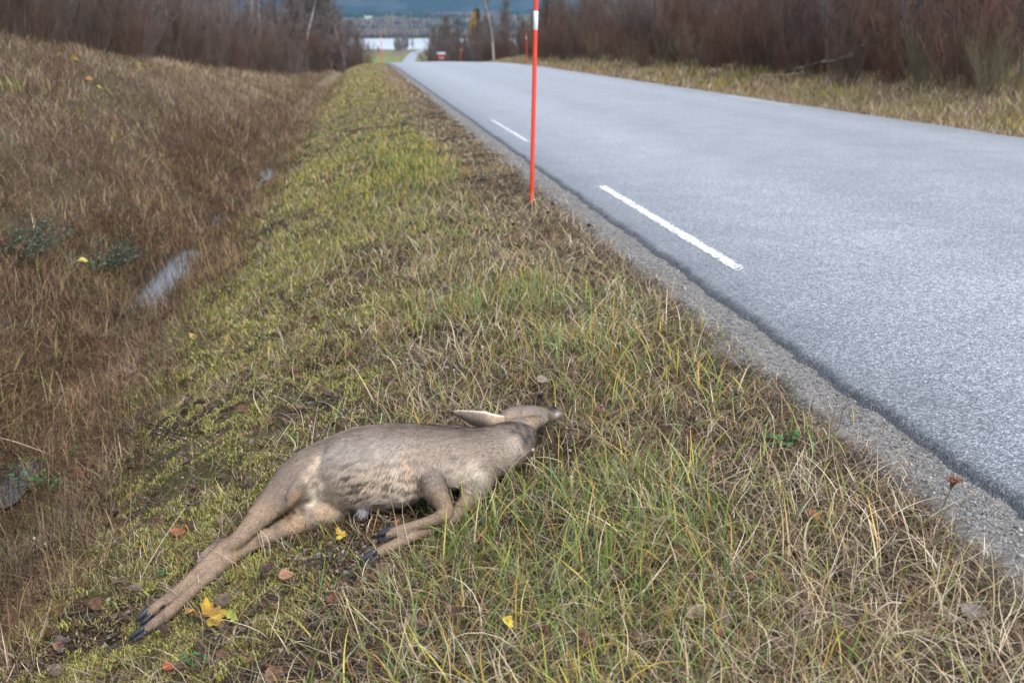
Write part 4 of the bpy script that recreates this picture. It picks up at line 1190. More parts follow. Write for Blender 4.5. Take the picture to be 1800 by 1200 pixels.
# ------------------------------------------------------------------ backdrop wood behind the rows (one mass of trunks and twigs)
def wood(n, side):
    b = Buf()
    for k in range(n):
        y = 12 + 190 * rng.random() ** 1.3
        u = (22 + rng.random() ** 1.2 * 60) if side > 0 else -(17 + rng.random() ** 1.2 * 60)
        if side > 0 and u / y > .78 or side < 0 and u / y < -.48: continue
        x = urow(y, u); z = float(ground(x, y)); h = rng.uniform(4, 8)
        b.tube(limb(np.array([x, y, z - .1]), np.array([rng.normal(0, .06), rng.normal(0, .06), 1]), h, 4, .04, .02), np.linspace(.06, .015, 5), 4)
        for m in range(26):
            f = rng.uniform(.05, .95); a = rng.uniform(0, 6.28)
            b.tube(limb(np.array([x + rng.normal(0, .5), y + rng.normal(0, .5), z + h * f]), np.array([math.cos(a) * .6, math.sin(a) * .6, .8]), rng.uniform(.8, 2.0), 2, .12, .03), np.array([.016, .011, .005]), 3)
    return b
for side, lab in ((1, 'brown bare wood filling the slope behind the right thicket'), (-1, 'dark bare wood behind the left bank')):
    o = wood(420, side).obj('woods', M_TWIG_BRN if side > 0 else M_TWIG_GRY, None); tag(o, lab, 'woods', kind='stuff')

# far side of the lake: mixed forest as one mass, plus houses
def far_forest(n):
    V = []; F = []; C = []; o_ = 0
    y = 1375 + 1300 * rng.random(n) ** 1.35; x = xat(640, 1) * y + (rng.random(n) - .5) * .30 * y
    f_ = fbm(x / 90., y / 90., 161, 3); k = f_ > .43
    x, y = x[k], y[k]; z = ground(x, y)
    con = fbm(x / 120., y / 120., 163, 2) > .52
    for i in range(len(x)):
        m = 6; th = np.linspace(0, 2 * np.pi, m, endpoint=False) + rng.uniform(0, 1)
        if con[i]:
            h = rng.uniform(8, 15); prof = [(.0, 1.9), (.25, 2.6), (.6, 1.4), (1., .05)]
            c = np.array([.030, .055, .030]) * rng.uniform(.7, 1.3)
        else:
            h = rng.uniform(6, 11); prof = [(.0, .6), (.3, 3.0), (.7, 2.7), (1., .5)]
            c = np.array([(.12, .085, .085), (.14, .11, .09), (.10, .085, .07), (.16, .13, .07)][rng.integers(0, 4)]) * rng.uniform(.8, 1.2)
        for t, r in prof:
            rr = r * rng.uniform(.7, 1.3, m)
            V.append(np.stack([x[i] + rr * np.cos(th), y[i] + rr * np.sin(th), np.full(m, z[i] + h * t) + rng.normal(0, .4, m)], 1)); C.append(np.tile(c, (m, 1)))
        for q in range(3):
            a = np.arange(m); b = (a + 1) % m
            F.append(np.stack([a, b, b + m, a + m], 1) + o_ + q * m)
        o_ += 4 * m
    return np.concatenate(V), np.concatenate(F), np.concatenate(C)
v, f, c = far_forest(7500)
o = mesh_arrays('forest', v, f, c, attr_mat('far_foliage', .9, .05, 0, .8, .4)); tag(o, 'mixed bare and evergreen forest on the slopes across the lake', 'forest', kind='stuff')
# scrub round the near lake shore and valley floor, tree by tree
for k in range(44):
    y = 640 + 175 * rng.random(); px_ = rng.uniform(692, 745) if k % 5 else rng.uniform(640, 668)
    x = xat(px_, y)
    if abs(x - xc(y)) < 7: x = xc(y) - 9
    plant(BIR[rng.integers(0, 4)], x, y, rng.uniform(.8, 1.3) * (1.6 if px_ > 685 else .8), 'small leafless tree on the near shore of the lake', 'tree', 'trees on the near lake shore')

M_WHITE = plain('white_boards', (.72, .72, .70), .6, .3, .05, 2)
M_ROOFD = plain('dark_roof', (.07, .065, .065), .7, .3, .15, 2)
M_REDW = plain('red_boards', (.36, .035, .028), .6, .3, .15, 3)
M_GREYR = plain('grey_roof', (.30, .31, .33), .5, .4, .1, 4)
M_WIN = plain('dark_window', (.03, .035, .04), .15, .6, .05, 2)
M_POST = plain('grey_post', (.18, .16, .14), .8, .2, .2, 12)
def box_arr(x0, x1, y0, y1, z0, z1):
    v = [(x0, y0, z0), (x1, y0, z0), (x1, y1, z0), (x0, y1, z0), (x0, y0, z1), (x1, y0, z1), (x1, y1, z1), (x0, y1, z1)]
    f = [(0, 3, 2, 1), (4, 5, 6, 7), (0, 1, 5, 4), (1, 2, 6, 5), (2, 3, 7, 6), (3, 0, 4, 7)]
    return v, f
def boxes(name, bs, mat, parent):
    V = []; F = []; n = 0
    for b in bs:
        v, f = box_arr(*b); V += v; F += [tuple(i + n for i in q) for q in f]; n += 8
    return mesh_arrays(name, V, F, mat=mat, parent=parent)
def gable(name, w_, d_, z0, hr, ov, th, mat, parent, xs=0):
    V = []; F = []
    for s in (-1, 1):
        n = len(V); k = hr / (d_ / 2)
        e = d_ / 2 + ov
        for (yy, zz) in ((0, z0 + hr), (s * e, z0 + hr - k * e), (s * e, z0 + hr - k * e + th), (0, z0 + hr + th)):
            V += [(-w_ / 2 - ov, yy, zz), (w_ / 2 + ov, yy, zz)]
        F += [(n, n + 1, n + 3, n + 2), (n + 2, n + 3, n + 5, n + 4), (n + 4, n + 5, n + 7, n + 6), (n + 6, n + 7, n + 1, n), (n, n + 2, n + 4, n + 6), (n + 1, n + 7, n + 5, n + 3)]
    return mesh_arrays(name, V, F, mat=mat, parent=parent)
def house(w_, d_, h, hr, wall_m, roof_m):
    t = empty('house')
    v, f = box_arr(-w_ / 2, w_ / 2, -d_ / 2, d_ / 2, -1.5, h)
    n = 8
    v += [(-w_ / 2, 0, h + hr - .02), (w_ / 2, 0, h + hr - .02)]
    F = [np.array([q for i, q in enumerate(f) if i != 1]), np.array([(4, 8, 7), (5, 6, 9)]), np.array([(4, 5, 9, 8), (7, 8, 9, 6)])]
    mesh_arrays('wall', v, F, mat=wall_m, parent=t)
    gable('roof', w_, d_, h, hr, .5, .25, roof_m, t)
    for i in range(3):
        x0 = -w_ / 2 + w_ * (i + .5) / 3 - .6
        boxes('window', [(x0, x0 + 1.2, -d_ / 2 - .03, -d_ / 2 + .05, h * .38, h * .75)], M_WIN, t)
    boxes('door', [(w_ * .18, w_ * .18 + 1.0, -d_ / 2 - .035, -d_ / 2 + .05, -.2, 2.0)], M_ROOFD, t)
    return t
def set_house(px, y, wl, wd, h, hr, lab, wm=M_WHITE, rm=M_ROOFD, rz=0.):
    t = house(wl, wd, h, hr, wm, rm); x = xat(px, y); t.location = (x, y, float(ground(x, y))); t.rotation_euler = (0, 0, rz); tag(t, lab, 'house', 'houses far across the lake')
set_house(650, 2050, 13, 10, 7, 3.5, 'tiny white house highest on the hillside across the lake', rz=.3)
set_house(680, 1385, 11, 8, 5, 3, 'white house right at the far lake shore', rz=-.2)
set_house(808, 1900, 14, 10, 6, 3.5, 'white house peeping over the trees right of the road', rz=.2)
set_house(712, 1750, 12, 9, 5.5, 3, 'red farmhouse by the green field across the lake', M_REDW, M_ROOFD, .5)

# red roadside box on posts
t = empty('roadside_box'); yb = 128.0; xb = xat(775, yb); t.location = (xb, yb, float(ground(xb, yb))); t.rotation_euler = (0, 0, .15)
boxes('box', [(-.55, .55, -.3, .3, 1.25, 2.25)], M_REDW, t)
gable('roof', 1.1, .6, 2.24, .22, .14, .05, M_GREYR, t)
for sx in (-.42, .42): boxes('leg', [(sx - .06, sx + .06, -.06, .06, -.4, 1.25)], M_REDW, t)
boxes('hatch', [(-.45, .45, -.33, -.3, 1.35, 1.75)], M_POST, t)
t.scale = (.8, .8, .85); tag(t, 'red wooden roadside box with grey roof, standing beyond the crest', 'box')

M_LOG = plain('log_bark', (.20, .175, .15), .9, .1, .5, 5)
# fallen birch logs under the right thicket
def log(px1, py1, px2, py2, r, lift, lab):
    a, b = at(px1, py1, .08), at(px2, py2, lift)
    t = empty('fallen_log', a); bf = Buf(); m = 7
    pts = np.array([a + (b - a) * k / m for k in range(m + 1)]) - a + rng.normal(0, .02, (m + 1, 3))
    bf.tube(pts, np.linspace(r, r * .6, m + 1) * .75, 8); bf.obj('trunk', M_LOG, t)
    bb = Buf()
    for k in range(7):
        i = rng.integers(1, m); bb.tube(limb(pts[i], rng.normal(0, 1, 3) + [0, 0, .4], rng.uniform(.3, .8), 3, .15), np.array([.012, .009, .006, .003]), 4)
    bb.obj('branches', M_BARK, t); tag(t, lab, 'log', 'fallen logs at the thicket edge')
log(1345, 134, 1425, 132, .06, .08, 'short pale log lying flat on the grass below the thicket')
log(1392, 126, 1500, 98, .07, .55, 'long mossy birch log leaning up into the thicket')
log(1545, 112, 1602, 88, .055, .5, 'pale bare log slanting up right, furthest right in the thicket')
log(1490, 84, 1520, 78, .05, .9, 'small broken log caught high in the thicket twigs')

# juniper and low leafy bushes on the bank, red-brown twig bushes in the ditch
def leafy(h, spread, n, mat, name, size, stem_m=M_BARK, tall=.4):
    t = empty(name); st = Buf(); lf = Buf(); P = []; D = []
    for k in range(n):
        a = rng.uniform(0, 6.28); pts = limb(np.array([math.cos(a) * spread * .3 * rng.random(), math.sin(a) * spread * .3 * rng.random(), -.03]), np.array([math.cos(a) * spread, math.sin(a) * spread, h * rng.uniform(tall, 1.2)]), h * rng.uniform(.7, 1.2), 4, .14)
        st.tube(pts, np.linspace(.006, .002, 5), 3)
        for m in range(24):
            g_ = rng.uniform(.25, 1) * 4; i0 = min(int(g_), 3); P.append(pts[i0] + (pts[i0 + 1] - pts[i0]) * (g_ - i0) + rng.normal(0, .02, 3)); D.append(rng.normal(0, .7, 3) + [0, 0, .4])
    lf.cards(np.array(P), np.array(D), rng.uniform(.6, 1.3, len(P)) * size)
    st.obj('stems', stem_m, t); lf.obj('foliage', mat, t)
    return t
def put(t, px, py, lab, cat, group=None, s=1, rz=0):
    p = at(px, py); t.location = (p[0], p[1], float(ground(p[0], p[1]))); t.scale = (s, s, s); t.rotation_euler = (0, 0, rz); tag(t, lab, cat, group); return p
put(leafy(.75, .8, 60, M_JUNIPER, 'juniper_bush', .05), 268, 96, 'dark green juniper bush at the foot of the left thicket', 'bush')
put(leafy(.30, .6, 30, M_JUNIPER, 'juniper_bush', .04), 288, 104, 'small bright green bush below the juniper', 'bush')
M_BLUEL = plain('bluish_leaf', (.050, .078, .046), .5, .3, .4, 25)
put(leafy(.36, .5, 75, M_BLUEL, 'low_willow', .022), 165, 462, 'low bush with bluish green leaves beside the ditch puddle', 'bush')
put(leafy(.34, .5, 60, M_BLUEL, 'low_willow', .022), 20, 440, 'low bluish green bush at the left picture edge above the ditch', 'bush')
put(leafy(.16, .7, 30, M_GREENL, 'low_willow', .018), 132, 815, 'small fresh green plant tuft in the brown ditch sedge', 'plant')
HE = shrub(.55, 26, M_TWIG_RED, .5, 'twig_bush')
used.add(id(HE))
spots = [(548, 195, 1.5), (530, 235, 1.2), (560, 165, 1.5), (390, 245, 1.2), (300, 215, 1.1), (460, 265, .9), (345, 290, 1.0), (240, 330, .9), (120, 300, .9), (60, 170, 1.0)]
for i, (a, b, s_) in enumerate(spots):
    o = HE if i == 0 else copy_tree(HE)
    put(o, a, b, 'low red-brown leafless twig bush growing along the ditch', 'bush', 'red-brown twig bushes along the ditch', s_, i * 1.3)

# ------------------------------------------------------------------ fallen leaves
def leaf_mesh(kind, seed):
    r_ = np.random.default_rng(seed)
    if kind == 'ovate':
        n = 17; t = np.linspace(0, 1, n); w_ = .34 * np.sin(np.pi * t ** .8) ** .9 * (1 - .15 * t)
        wob_ = r_.uniform(.78, 1.18, n); L_ = [(tt, ww * (1 + .10 * (i % 2)) * wob_[i]) for i, (tt, ww) in enumerate(zip(t, w_))]
        grid = [[(tt - .5, -ww * k, 0) for k in (1, .5, 0, -.5, -1)] for tt, ww in L_]
    else:
        # lobed, five points
        n = 41; grid = []
        th = np.linspace(-2.75, 2.75, n)
        rad = .30 + .22 * np.abs(np.cos(th * 1.6)) ** .8 + .05 * np.cos(th * 11)
        rad = rad * (1 - .18 * (np.abs(th) > 2.3))
        grid = [[(rad[i] * k * math.cos(th[i]), rad[i] * k * math.sin(th[i]), 0) for k in (.02, .35, .7, 1.0)] for i in range(n)]
    G = np.array(grid)
    cu, cv = r_.uniform(-1.1, 1.1), r_.uniform(.2, 1.8)
    x_, y_ = G[..., 0], G[..., 1]
    G[..., 2] = cu * .5 * x_ ** 2 + cv * 1.1 * y_ ** 2 + .16 * (fbm(x_ * 5 + 9, y_ * 5 + seed % 97, seed, 2) - .5) + r_.uniform(-.9, .9) * x_ * y_
    a, b, _ = G.shape; i = np.arange(a * b).reshape(a, b)
    F = np.stack([i[:-1, :-1], i[:-1, 1:], i[1:, 1:], i[1:, :-1]], -1).reshape(-1, 4)
    return G.reshape(-1, 3), F
def leaf(px, py, size, kind, c1, c2, lab, group=None, tilt=None, rz=None, h=.03, spread_=.5):
    p = at(px, py, h)
    G, F = leaf_mesh(kind, int(rng.integers(1, 1 << 20)))
    nz = fbm(G[:, 0] * 5 + 20, G[:, 1] * 5 + rng.uniform(0, 50), 7, 3)[:, None]
    t = sst(.5 - spread_ * .3, .5 + spread_ * .3, nz)
    c = np.array(c1) * (1 - t) + np.array(c2) * t
    vein = np.exp(-(G[:, 1:2] / .02) ** 2) * .3
    c = c * (1 - vein)
    o = mesh_arrays('fallen_leaf', G * size, F, c, M_LEAF, smooth=True)
    o.location = p
    tl = rng.normal(0, .35, 2) if tilt is None else tilt
    o.rotation_euler = (tl[0], tl[1], rng.uniform(0, 6.28) if rz is None else rz)
    tag(o, lab, 'leaf', group)
    return o
BRN = [(.20, .10, .062), (.15, .075, .05), (.27, .15, .095), (.12, .075, .062), (.24, .17, .13), (.18, .125, .11)]
YL, YL2 = (.62, .44, .05), (.38, .22, .05)
leaf(372, 1082, .080, 'lobed', (.50, .34, .045), (.28, .16, .045), 'large golden maple leaf lying in front of the hind hooves', tilt=(.55, .1), rz=.6, h=.035)
leaf(345, 1080, .065, 'lobed', (.40, .22, .05), (.25, .12, .04), 'brownish yellow maple leaf touching the large golden one', tilt=(.6, -.2), rz=2.6, h=.035)
leaf(407, 1086, .042, 'lobed', (.42, .40, .10), (.26, .32, .07), 'small yellow-green leaf right of the golden maple leaf', tilt=(.7, .2), rz=1, h=.03)
leaf(597, 940, .038, 'lobed', (.52, .40, .06), (.38, .25, .05), 'small bright yellow leaf lying below the belly of the deer', tilt=(.6, .1), rz=.2, h=.03)
leaf(893, 1092, .046, 'ovate', (.70, .58, .06), (.55, .42, .05), 'bright lemon yellow leaf in the grass at the bottom middle', tilt=(.75, .1), rz=1.2, h=.05)
leaf(915, 1082, .030, 'ovate', (.60, .45, .10), (.40, .28, .08), 'small dull yellow leaf next to the lemon yellow one', tilt=(.6, .3), rz=2.4, h=.05)
leaf(312, 935, .055, 'ovate', (.34, .12, .06), (.24, .09, .05), 'red-brown leaf lying in moss left of the hind legs', tilt=(.4, .1), rz=.2)
leaf(330, 925, .035, 'ovate', (.40, .15, .05), (.30, .10, .05), 'small orange-brown leaf touching the red-brown leaf in the moss', tilt=(.5, .3), rz=1.2)
leaf(505, 1010, .050, 'ovate', (.40, .23, .14), (.30, .16, .10), 'pale brown leaf lying on bare ground below the hind leg', tilt=(.35, .1), rz=.3)
leaf(1432, 905, .052, 'ovate', (.34, .13, .04), (.16, .06, .03), 'orange-brown curled leaf in the dry grass near the shoulder', tilt=(.5, .2), rz=.4, h=.04)
leaf(297, 1170, .040, 'ovate', (.48, .12, .05), (.36, .08, .04), 'bright red-orange leaf near the bottom left picture edge', tilt=(.6, .2), rz=1.2)
leaf(730, 1100, .070, 'ovate', (.21, .15, .13), (.16, .11, .10), 'large grey-brown leaf lying flat in the grass at the bottom', tilt=(.3, .1), rz=.2)
leaf(822, 1155, .055, 'ovate', (.38, .27, .19), (.30, .20, .14), 'pale tan leaf standing in the grass at the bottom', tilt=(.9, .1), rz=1.5, h=.04)
leaf(1225, 1075, .065, 'ovate', (.36, .28, .21), (.28, .21, .15), 'pale buff leaf half buried in hay', tilt=(.3, -.2), rz=.5, h=.03)
leaf(1715, 1072, .075, 'ovate', (.20, .17, .15), (.15, .12, .10), 'broad grey leaf lying on the hay at the lower right', tilt=(.15, .1), rz=.3, h=.03)
leaf(955, 668, .055, 'ovate', (.30, .25, .18), (.22, .18, .13), 'long pale straw-coloured leaf behind the head of the deer', tilt=(.35, .1), rz=-.5, h=.05)
leaf(865, 540, .085, 'ovate', (.40, .22, .15), (.30, .16, .11), 'pinkish brown leaf standing in the green tuft', tilt=(1.0, .1), rz=1.1, h=.05)
leaf(900, 540, .085, 'ovate', (.42, .32, .24), (.36, .25, .18), 'round tan leaf beside the pinkish one in the green tuft', tilt=(.8, .1), rz=1.8, h=.05)
leaf(341, 592, .09, 'ovate', (.62, .44, .14), (.5, .34, .1), 'ochre leaf on the moss slope above the deer', tilt=(.6, .1), rz=1.2, h=.04)
leaf(145, 458, .085, 'ovate', (.48, .42, .11), (.36, .32, .09), 'yellow leaf caught in the low bluish bush', tilt=(.3, .1), rz=.2, h=.32)
leaf(132, 102, .15, 'ovate', (.33, .20, .05), (.26, .15, .05), 'orange-yellow leaf high on the left bank', tilt=(1.0, .1), rz=1.2, h=.3)
leaf(157, 139, .10, 'ovate', (.32, .16, .05), (.26, .12, .05), 'orange leaf lower on the left bank', tilt=(.8, .1), rz=.4, h=.25)
leaf(175, 153, .09, 'ovate', (.52, .45, .12), (.4, .35, .1), 'dull yellow leaf beside the orange one on the bank', tilt=(.8, .1), rz=1.4, h=.25)
BG = 'brown leaves scattered over the verge'; BL = 'brown dead leaf lying among the grass of the verge'
for k in range(290):
    if k < 120: px_, py_ = rng.uniform(60, 1560), rng.uniform(880, 1190)
    elif k < 180: px_, py_ = rng.uniform(220, 700), rng.uniform(560, 900)
    else: px_, py_ = rng.uniform(420, 1300), rng.uniform(400, 800)
    p = at(px_, py_)
    if p[0] > 1.35 or p[0] < -1.25 or p[1] < 1.5: continue
    if on_body(np.array([p[0]]), np.array([p[1]]), np.array([p[2]]))[0]: continue
    if min(math.hypot(px_ - a, py_ - b) for a, b in ((238, 1118), (250, 1090), (597, 940), (372, 1082), (407, 1086), (893, 1092), (640, 990), (670, 945), (975, 725), (800, 728))) < 34: continue
    c1 = np.array(BRN[rng.integers(0, 6)]) * rng.uniform(.45, 1.05); c2 = c1 * rng.uniform(.55, .9)
    leaf(px_, py_, rng.uniform(.030, .066), 'ovate', c1, c2, BL, BG, tilt=rng.normal(0, .42, 2), h=rng.uniform(.018, .05))
# crumbled leaf litter between the stems
def litter(n):
    x, y = scatter(n, 1.5, 7, -1.3, 1.3, 1.2)
    u, nA, nB, nC, lush, mossy, dryedge, bare = fields(x, y)
    k = rng.random(len(x)) < (.25 + .75 * bare + .35 * mossy) * (.4 + nB); x, y = x[k], y[k]
    P, k = roots(x, y, -.006, True, .02); n = len(P)
    d = rng.normal(0, 1, (n, 3)); d[:, 2] *= .3; d /= np.linalg.norm(d, axis=1)[:, None]
    q = rng.normal(0, 1, (n, 3)); q[:, 2] *= .35; q -= d * (q * d).sum(1)[:, None]; q /= np.linalg.norm(q, axis=1)[:, None]
    sz = rng.gamma(2.5, .0042, n).clip(.004, .028)[:, None]
    v = np.stack([P - d * sz * .5, P + q * sz * .4, P + d * sz * .6, P - q * sz * .35], 1)
    c = np.array(BRN + [(.07, .05, .04), (.05, .04, .035), (.42, .38, .33)])[rng.integers(0, 9, n)] * rng.uniform(.7, 1.2, (n, 1))
    return v.reshape(-1, 3), np.arange(n * 4).reshape(-1, 4), np.repeat(c, 4, 0)
v, f, c = litter(34000)
o = mesh_arrays('leaf_litter', v, f, c, M_LEAF); tag(o, 'crumbled brown leaf litter between the grass stems', 'litter', kind='stuff')
# dark grit showing through between moss by the hind leg
x, y = scatter(60000, 1.8, 6, -1.0, .8, 1.2)
u, nA, nB, nC, lush, mossy, dryedge, bare = fields(x, y)
k = rng.random(len(x)) < bare * .8 * nB; x, y = x[k], y[k]
P, k = roots(x, y)
r = rng.gamma(2, .0022, len(P)).clip(.0015, .012)
gcol = np.array([(.10, .10, .105), (.07, .07, .07), (.16, .16, .17), (.30, .30, .31), (.05, .05, .05)])[rng.integers(0, 5, len(P))]
v, f, c = stones(P[:, 0], P[:, 1], P[:, 2] + r * .3, r, gcol)
o = mesh_arrays('pebbles', v, f, c, M_STONE); tag(o, 'dark grit showing on the bare patch below the deer', 'pebbles', kind='stuff')

# ------------------------------------------------------------------ single plants: dry stalks, seed heads, clover, green plant
M_STALK = plain('dry_stalk', (.10, .065, .045), .8, .1, .2, 30)
M_STALKP = plain('pale_straw', (.52, .45, .33), .7, .2, .15, 30)
M_HEAD = plain('seed_head', (.045, .030, .026), .9, .1, .3, 90)
M_YARROW = plain('yarrow_head', (.17, .085, .05), .9, .1, .3, 60)
M_CLOVER = plain('clover_pink', (.34, .16, .20), .8, .1, .4, 150)
M_FLUFF = plain('white_fluff', (.55, .54, .50), .9, .1, .1, 90)
def dry_flower(h, head_r, lean, head_mat, stalk_mat, flat=.7, name='dried_flower'):
    t = empty(name); b = Buf(); pts = limb(np.array([0, 0, -.02]), np.array([lean[0], lean[1], 1]), h, 6, .05); b.tube(pts, np.linspace(.0018, .0012, 7), 5); b.obj('stem', stalk_mat, t)
    n = 26; d = rng.normal(0, 1, (n, 3)); d /= np.linalg.norm(d, axis=1)[:, None]; d[:, 2] *= flat
    cc = np.tile((.1, .1, .1), (n, 1)); V, F, _ = stones(pts[-1][0] + d[:, 0] * head_r * .6, pts[-1][1] + d[:, 1] * head_r * .6, pts[-1][2] + d[:, 2] * head_r * .6, np.full(n, head_r * .5), cc)
    mesh_arrays('flower_head', V, F, mat=head_mat, parent=t)
    return t
KN = dry_flower(.20, .011, (.1, .1), M_HEAD, M_STALK)
for i, (a, b) in enumerate([(880, 345), (868, 432), (895, 432), (955, 408), (735, 420), (1025, 440), (840, 350), (905, 405), (800, 330), (738, 455), (985, 395)]):
    put(KN if i == 0 else copy_tree(KN), a, b + 18, 'dry dark brown seed head on a thin stalk in the verge', 'seed head', 'dark seed heads in the verge', rng.uniform(.8, 1.3), i * 2.1)
def umbel():
    t = empty('dried_yarrow'); b = Buf(); pts = limb(np.array([0, 0, -.03]), np.array([.14, .05, 1]), .135, 6, .03); b.tube(pts, np.linspace(.0022, .0014, 7), 5)
    tips = []
    for k in range(14):
        a = k * 2.4; rr = .021 * math.sqrt((k + .5) / 14); tip_ = pts[-1] + np.array([rr * math.cos(a), rr * math.sin(a), .010 - rr * .12]); b.tube([pts[-2], (pts[-1] + tip_) / 2, tip_], [.0009, .0008, .0007], 4); tips.append(tip_)
    b.obj('stem', M_STALK, t)
    tp = np.repeat(np.array(tips), 7, 0) + rng.normal(0, .0028, (98, 3)) * [1, 1, .6]
    V, F, _ = stones(tp[:, 0], tp[:, 1], tp[:, 2], np.full(98, .0026), np.tile((.1, .1, .1), (98, 1))); mesh_arrays('flower_head', V, F, mat=M_YARROW, parent=t)
    return t
put(umbel(), 1646, 912, 'dried rust-brown yarrow umbel on a dark stalk at the gravel edge', 'dried flower', rz=-YAW)
t = empty('dead_twig'); b = Buf(); pts = limb(np.array([0, 0, -.02]), np.array([.55, .3, .9]), .16, 6, .12); b.tube(pts, np.linspace(.0016, .0009, 7), 4)
for k in (2, 3, 4): b.tube(limb(pts[k], rng.normal(0, 1, 3) * [1, 1, .3] + [0, 0, .8], .05, 3, .15), [.0009, .0008, .0007, .0005], 4)
b.obj('stem', M_STALK, t); put(t, 1465, 765, 'thin bare dead twig leaning over the gravel edge', 'twig')
t = empty('clover_flower'); b = Buf(); pts = limb(np.array([0, 0, -.02]), np.array([.1, 0, 1]), .07, 4, .05); b.tube(pts, np.linspace(.0014, .001, 5), 5); b.obj('stem', M_GREENL, t)
n = 60; d = rng.normal(0, 1, (n, 3)); d /= np.linalg.norm(d, axis=1)[:, None]; lb = Buf(); lb.cards(pts[-1] + d * .003, d, np.full(n, .010)); lb.obj('flower_head', M_CLOVER, t)
put(t, 1050, 738, 'single faded pink clover flower right of the deer\'s nose', 'flower')
def rosette(name, n, size, lab, px_, py_, h0, cat='plant', mat=M_GREENL):
    t = empty(name); lf = Buf(); st = Buf()
    for k in range(n):
        a = k * 2.4 + rng.normal(0, .2); r0 = size * rng.uniform(.4, 1.0); tip_ = np.array([r0 * math.cos(a), r0 * math.sin(a), h0 * rng.uniform(.5, 1)])
        st.tube([np.zeros(3) - [0, 0, .02], tip_ * .5 + [0, 0, h0 * .2], tip_], [.0012, .001, .0008], 4)
        for m in range(3):
            aa = a + (m - 1) * 1.5; L_ = size * .42; dd = np.array([math.cos(aa), math.sin(aa), rng.uniform(-.1, .25)]); q = np.array([-math.sin(aa), math.cos(aa), .15])
            nn = 6; tt = np.linspace(0, 1, nn); w_ = .32 * np.sin(np.pi * tt ** .75) + .01
            v = []
            for i in range(nn):
                c_ = tip_ + dd * L_ * tt[i] + np.array([0, 0, -L_ * .25 * tt[i] ** 2]); v += [c_ - q * L_ * w_[i], c_ + [0, 0, -.002], c_ + q * L_ * w_[i]]
            ix = np.arange(nn * 3).reshape(nn, 3); lf.v.append(np.array(v)); lf.f.append(np.stack([ix[:-1, :-1], ix[:-1, 1:], ix[1:, 1:], ix[1:, :-1]], -1).reshape(-1, 4) + lf.n); lf.n += nn * 3
    st.obj('stems', M_GREENL, t); lf.obj('foliage', mat, t); put(t, px_, py_, lab, cat)
rosette('cinquefoil_plant', 7, .055, 'fresh green three-leaved plant in dry grass near the road edge', 1378, 790, .05)
rosette('clover_plant', 5, .035, 'small green clover tuft behind the back of the deer', 672, 738, .03)
rosette('clover_plant', 7, .035, 'dark green clover patch near the bottom left corner', 345, 1175, .03)
rosette('clover_plant', 5, .03, 'bluish green clover leaves behind the rump of the deer', 480, 775, .03, mat=M_BLUEL)
rosette('broadleaf_plant', 4, .03, 'tiny green broadleaf plant beside the hind cannon bones', 285, 1015, .03)
rosette('clover_plant', 5, .05, 'green clover leaves on the moss slope below the puddle', 410, 500, .06, mat=M_BLUEL)
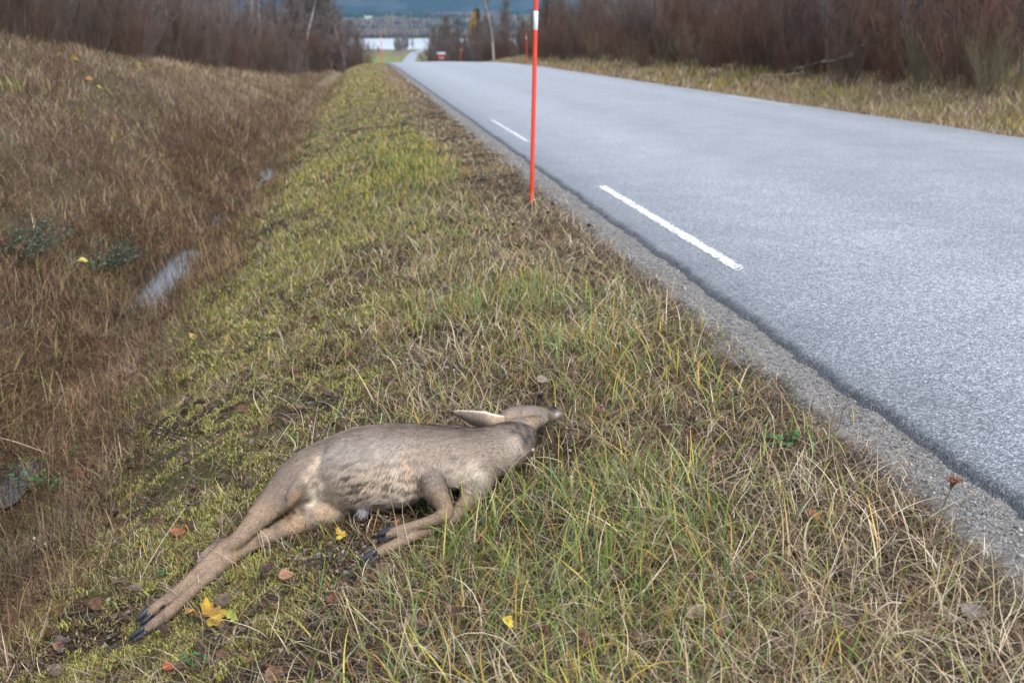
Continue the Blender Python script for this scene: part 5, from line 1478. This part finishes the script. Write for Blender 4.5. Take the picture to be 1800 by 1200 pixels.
# a few long straws that lie across everything
def straw(px1, py1, h1, px2, py2, h2, sag, r, lab):
    a, b = at(px1, py1, h1), at(px2, py2, h2); t_ = np.linspace(0, 1, 9)[:, None]
    pts = a * (1 - t_) + b * t_; pts[:, 2] += sag * np.sin(np.pi * t_[:, 0])
    bf = Buf(); bf.tube(pts, np.linspace(r, r * .5, 9), 4); o = bf.obj('dry_straw', M_STALKP, None); tag(o, lab, 'straw')
straw(245, 1020, .01, 325, 893, .12, .01, .0015, 'long thin straw leaning up from the moss left of the hind legs')
straw(-15, 765, .10, 98, 803, .05, .01, .0024, 'pale straw stalk sticking in at the left picture edge')
straw(1195, 1010, .03, 1170, 935, .10, .01, .0016, 'dark bent stalk in the grass right of the deer')
straw(1130, 1040, .05, 1180, 975, .11, .0, .0018, 'yellow straw leaning right in the lower middle grass')
straw(1535, 1080, .04, 1585, 1060, .08, .015, .003, 'thick yellow blade lying in the lower right hay')
# white seed fluff
def fluff(px_, py_, h):
    t = empty('seed_fluff'); p = at(px_, py_, h); n = 22; d = rng.normal(0, 1, (n, 3)); d /= np.linalg.norm(d, axis=1)[:, None]
    b = Buf(); b.cards(d * .0012, d, np.full(n, .0050)); o = b.obj('tuft', M_FLUFF, t)
    b = Buf(); b.tube([[0, 0, 0], [.004, 0, -h * .5], [.002, .003, -h - .02]], [.0008] * 3, 4); b.obj('stem', M_STALKP, t)
    t.location = p; tag(t, 'little white seed fluff on a stalk in the grass', 'seed head', 'white seed fluffs in the grass')
for a, b in [(1072, 540), (1078, 550), (1113, 552), (1118, 560), (1055, 568), (1090, 602), (1065, 508), (738, 592), (545, 748), (548, 742), (716, 632), (798, 650), (1004, 838), (938, 790), (60, 945), (80, 955), (848, 610)]:
    fluff(a, b, rng.uniform(.05, .12))
# pale grey tuft of belly hair on the ground by the deer
child_t = Buf(); p = on_deer(640, 893)
for k in range(110):
    q = p + rng.normal(0, .006, 3) * [1.2, 1, .6]; child_t.tube(limb(q, np.array([-.35, -.75, -.75]) + rng.normal(0, .16, 3), rng.uniform(.018, .034), 3, .08), [.0008, .0007, .0005, .0002], 3)
o = child_t.obj('hair_tuft', plain('tuft_hair', (.36, .34, .36), .7, .2, .3, 200), None); child(o)

# ------------------------------------------------------------------ haze
def haze():
    v, f = box_arr(-4600, 4600, -60, 6600, -32, 900)
    o = mesh_arrays('haze', v, f)
    m = bpy.data.materials.new('haze'); m.use_nodes = True; t = m.node_tree
    for n in list(t.nodes): t.nodes.remove(n)
    ou = t.nodes.new('ShaderNodeOutputMaterial'); pv = t.nodes.new('ShaderNodeVolumePrincipled')
    pv.inputs['Color'].default_value = (.28, .58, 1.0, 1); pv.inputs['Density'].default_value = .00013; pv.inputs['Anisotropy'].default_value = .2
    t.links.new(pv.outputs[0], ou.inputs['Volume']); o.data.materials.append(m); tag(o, kind='stuff')
haze()
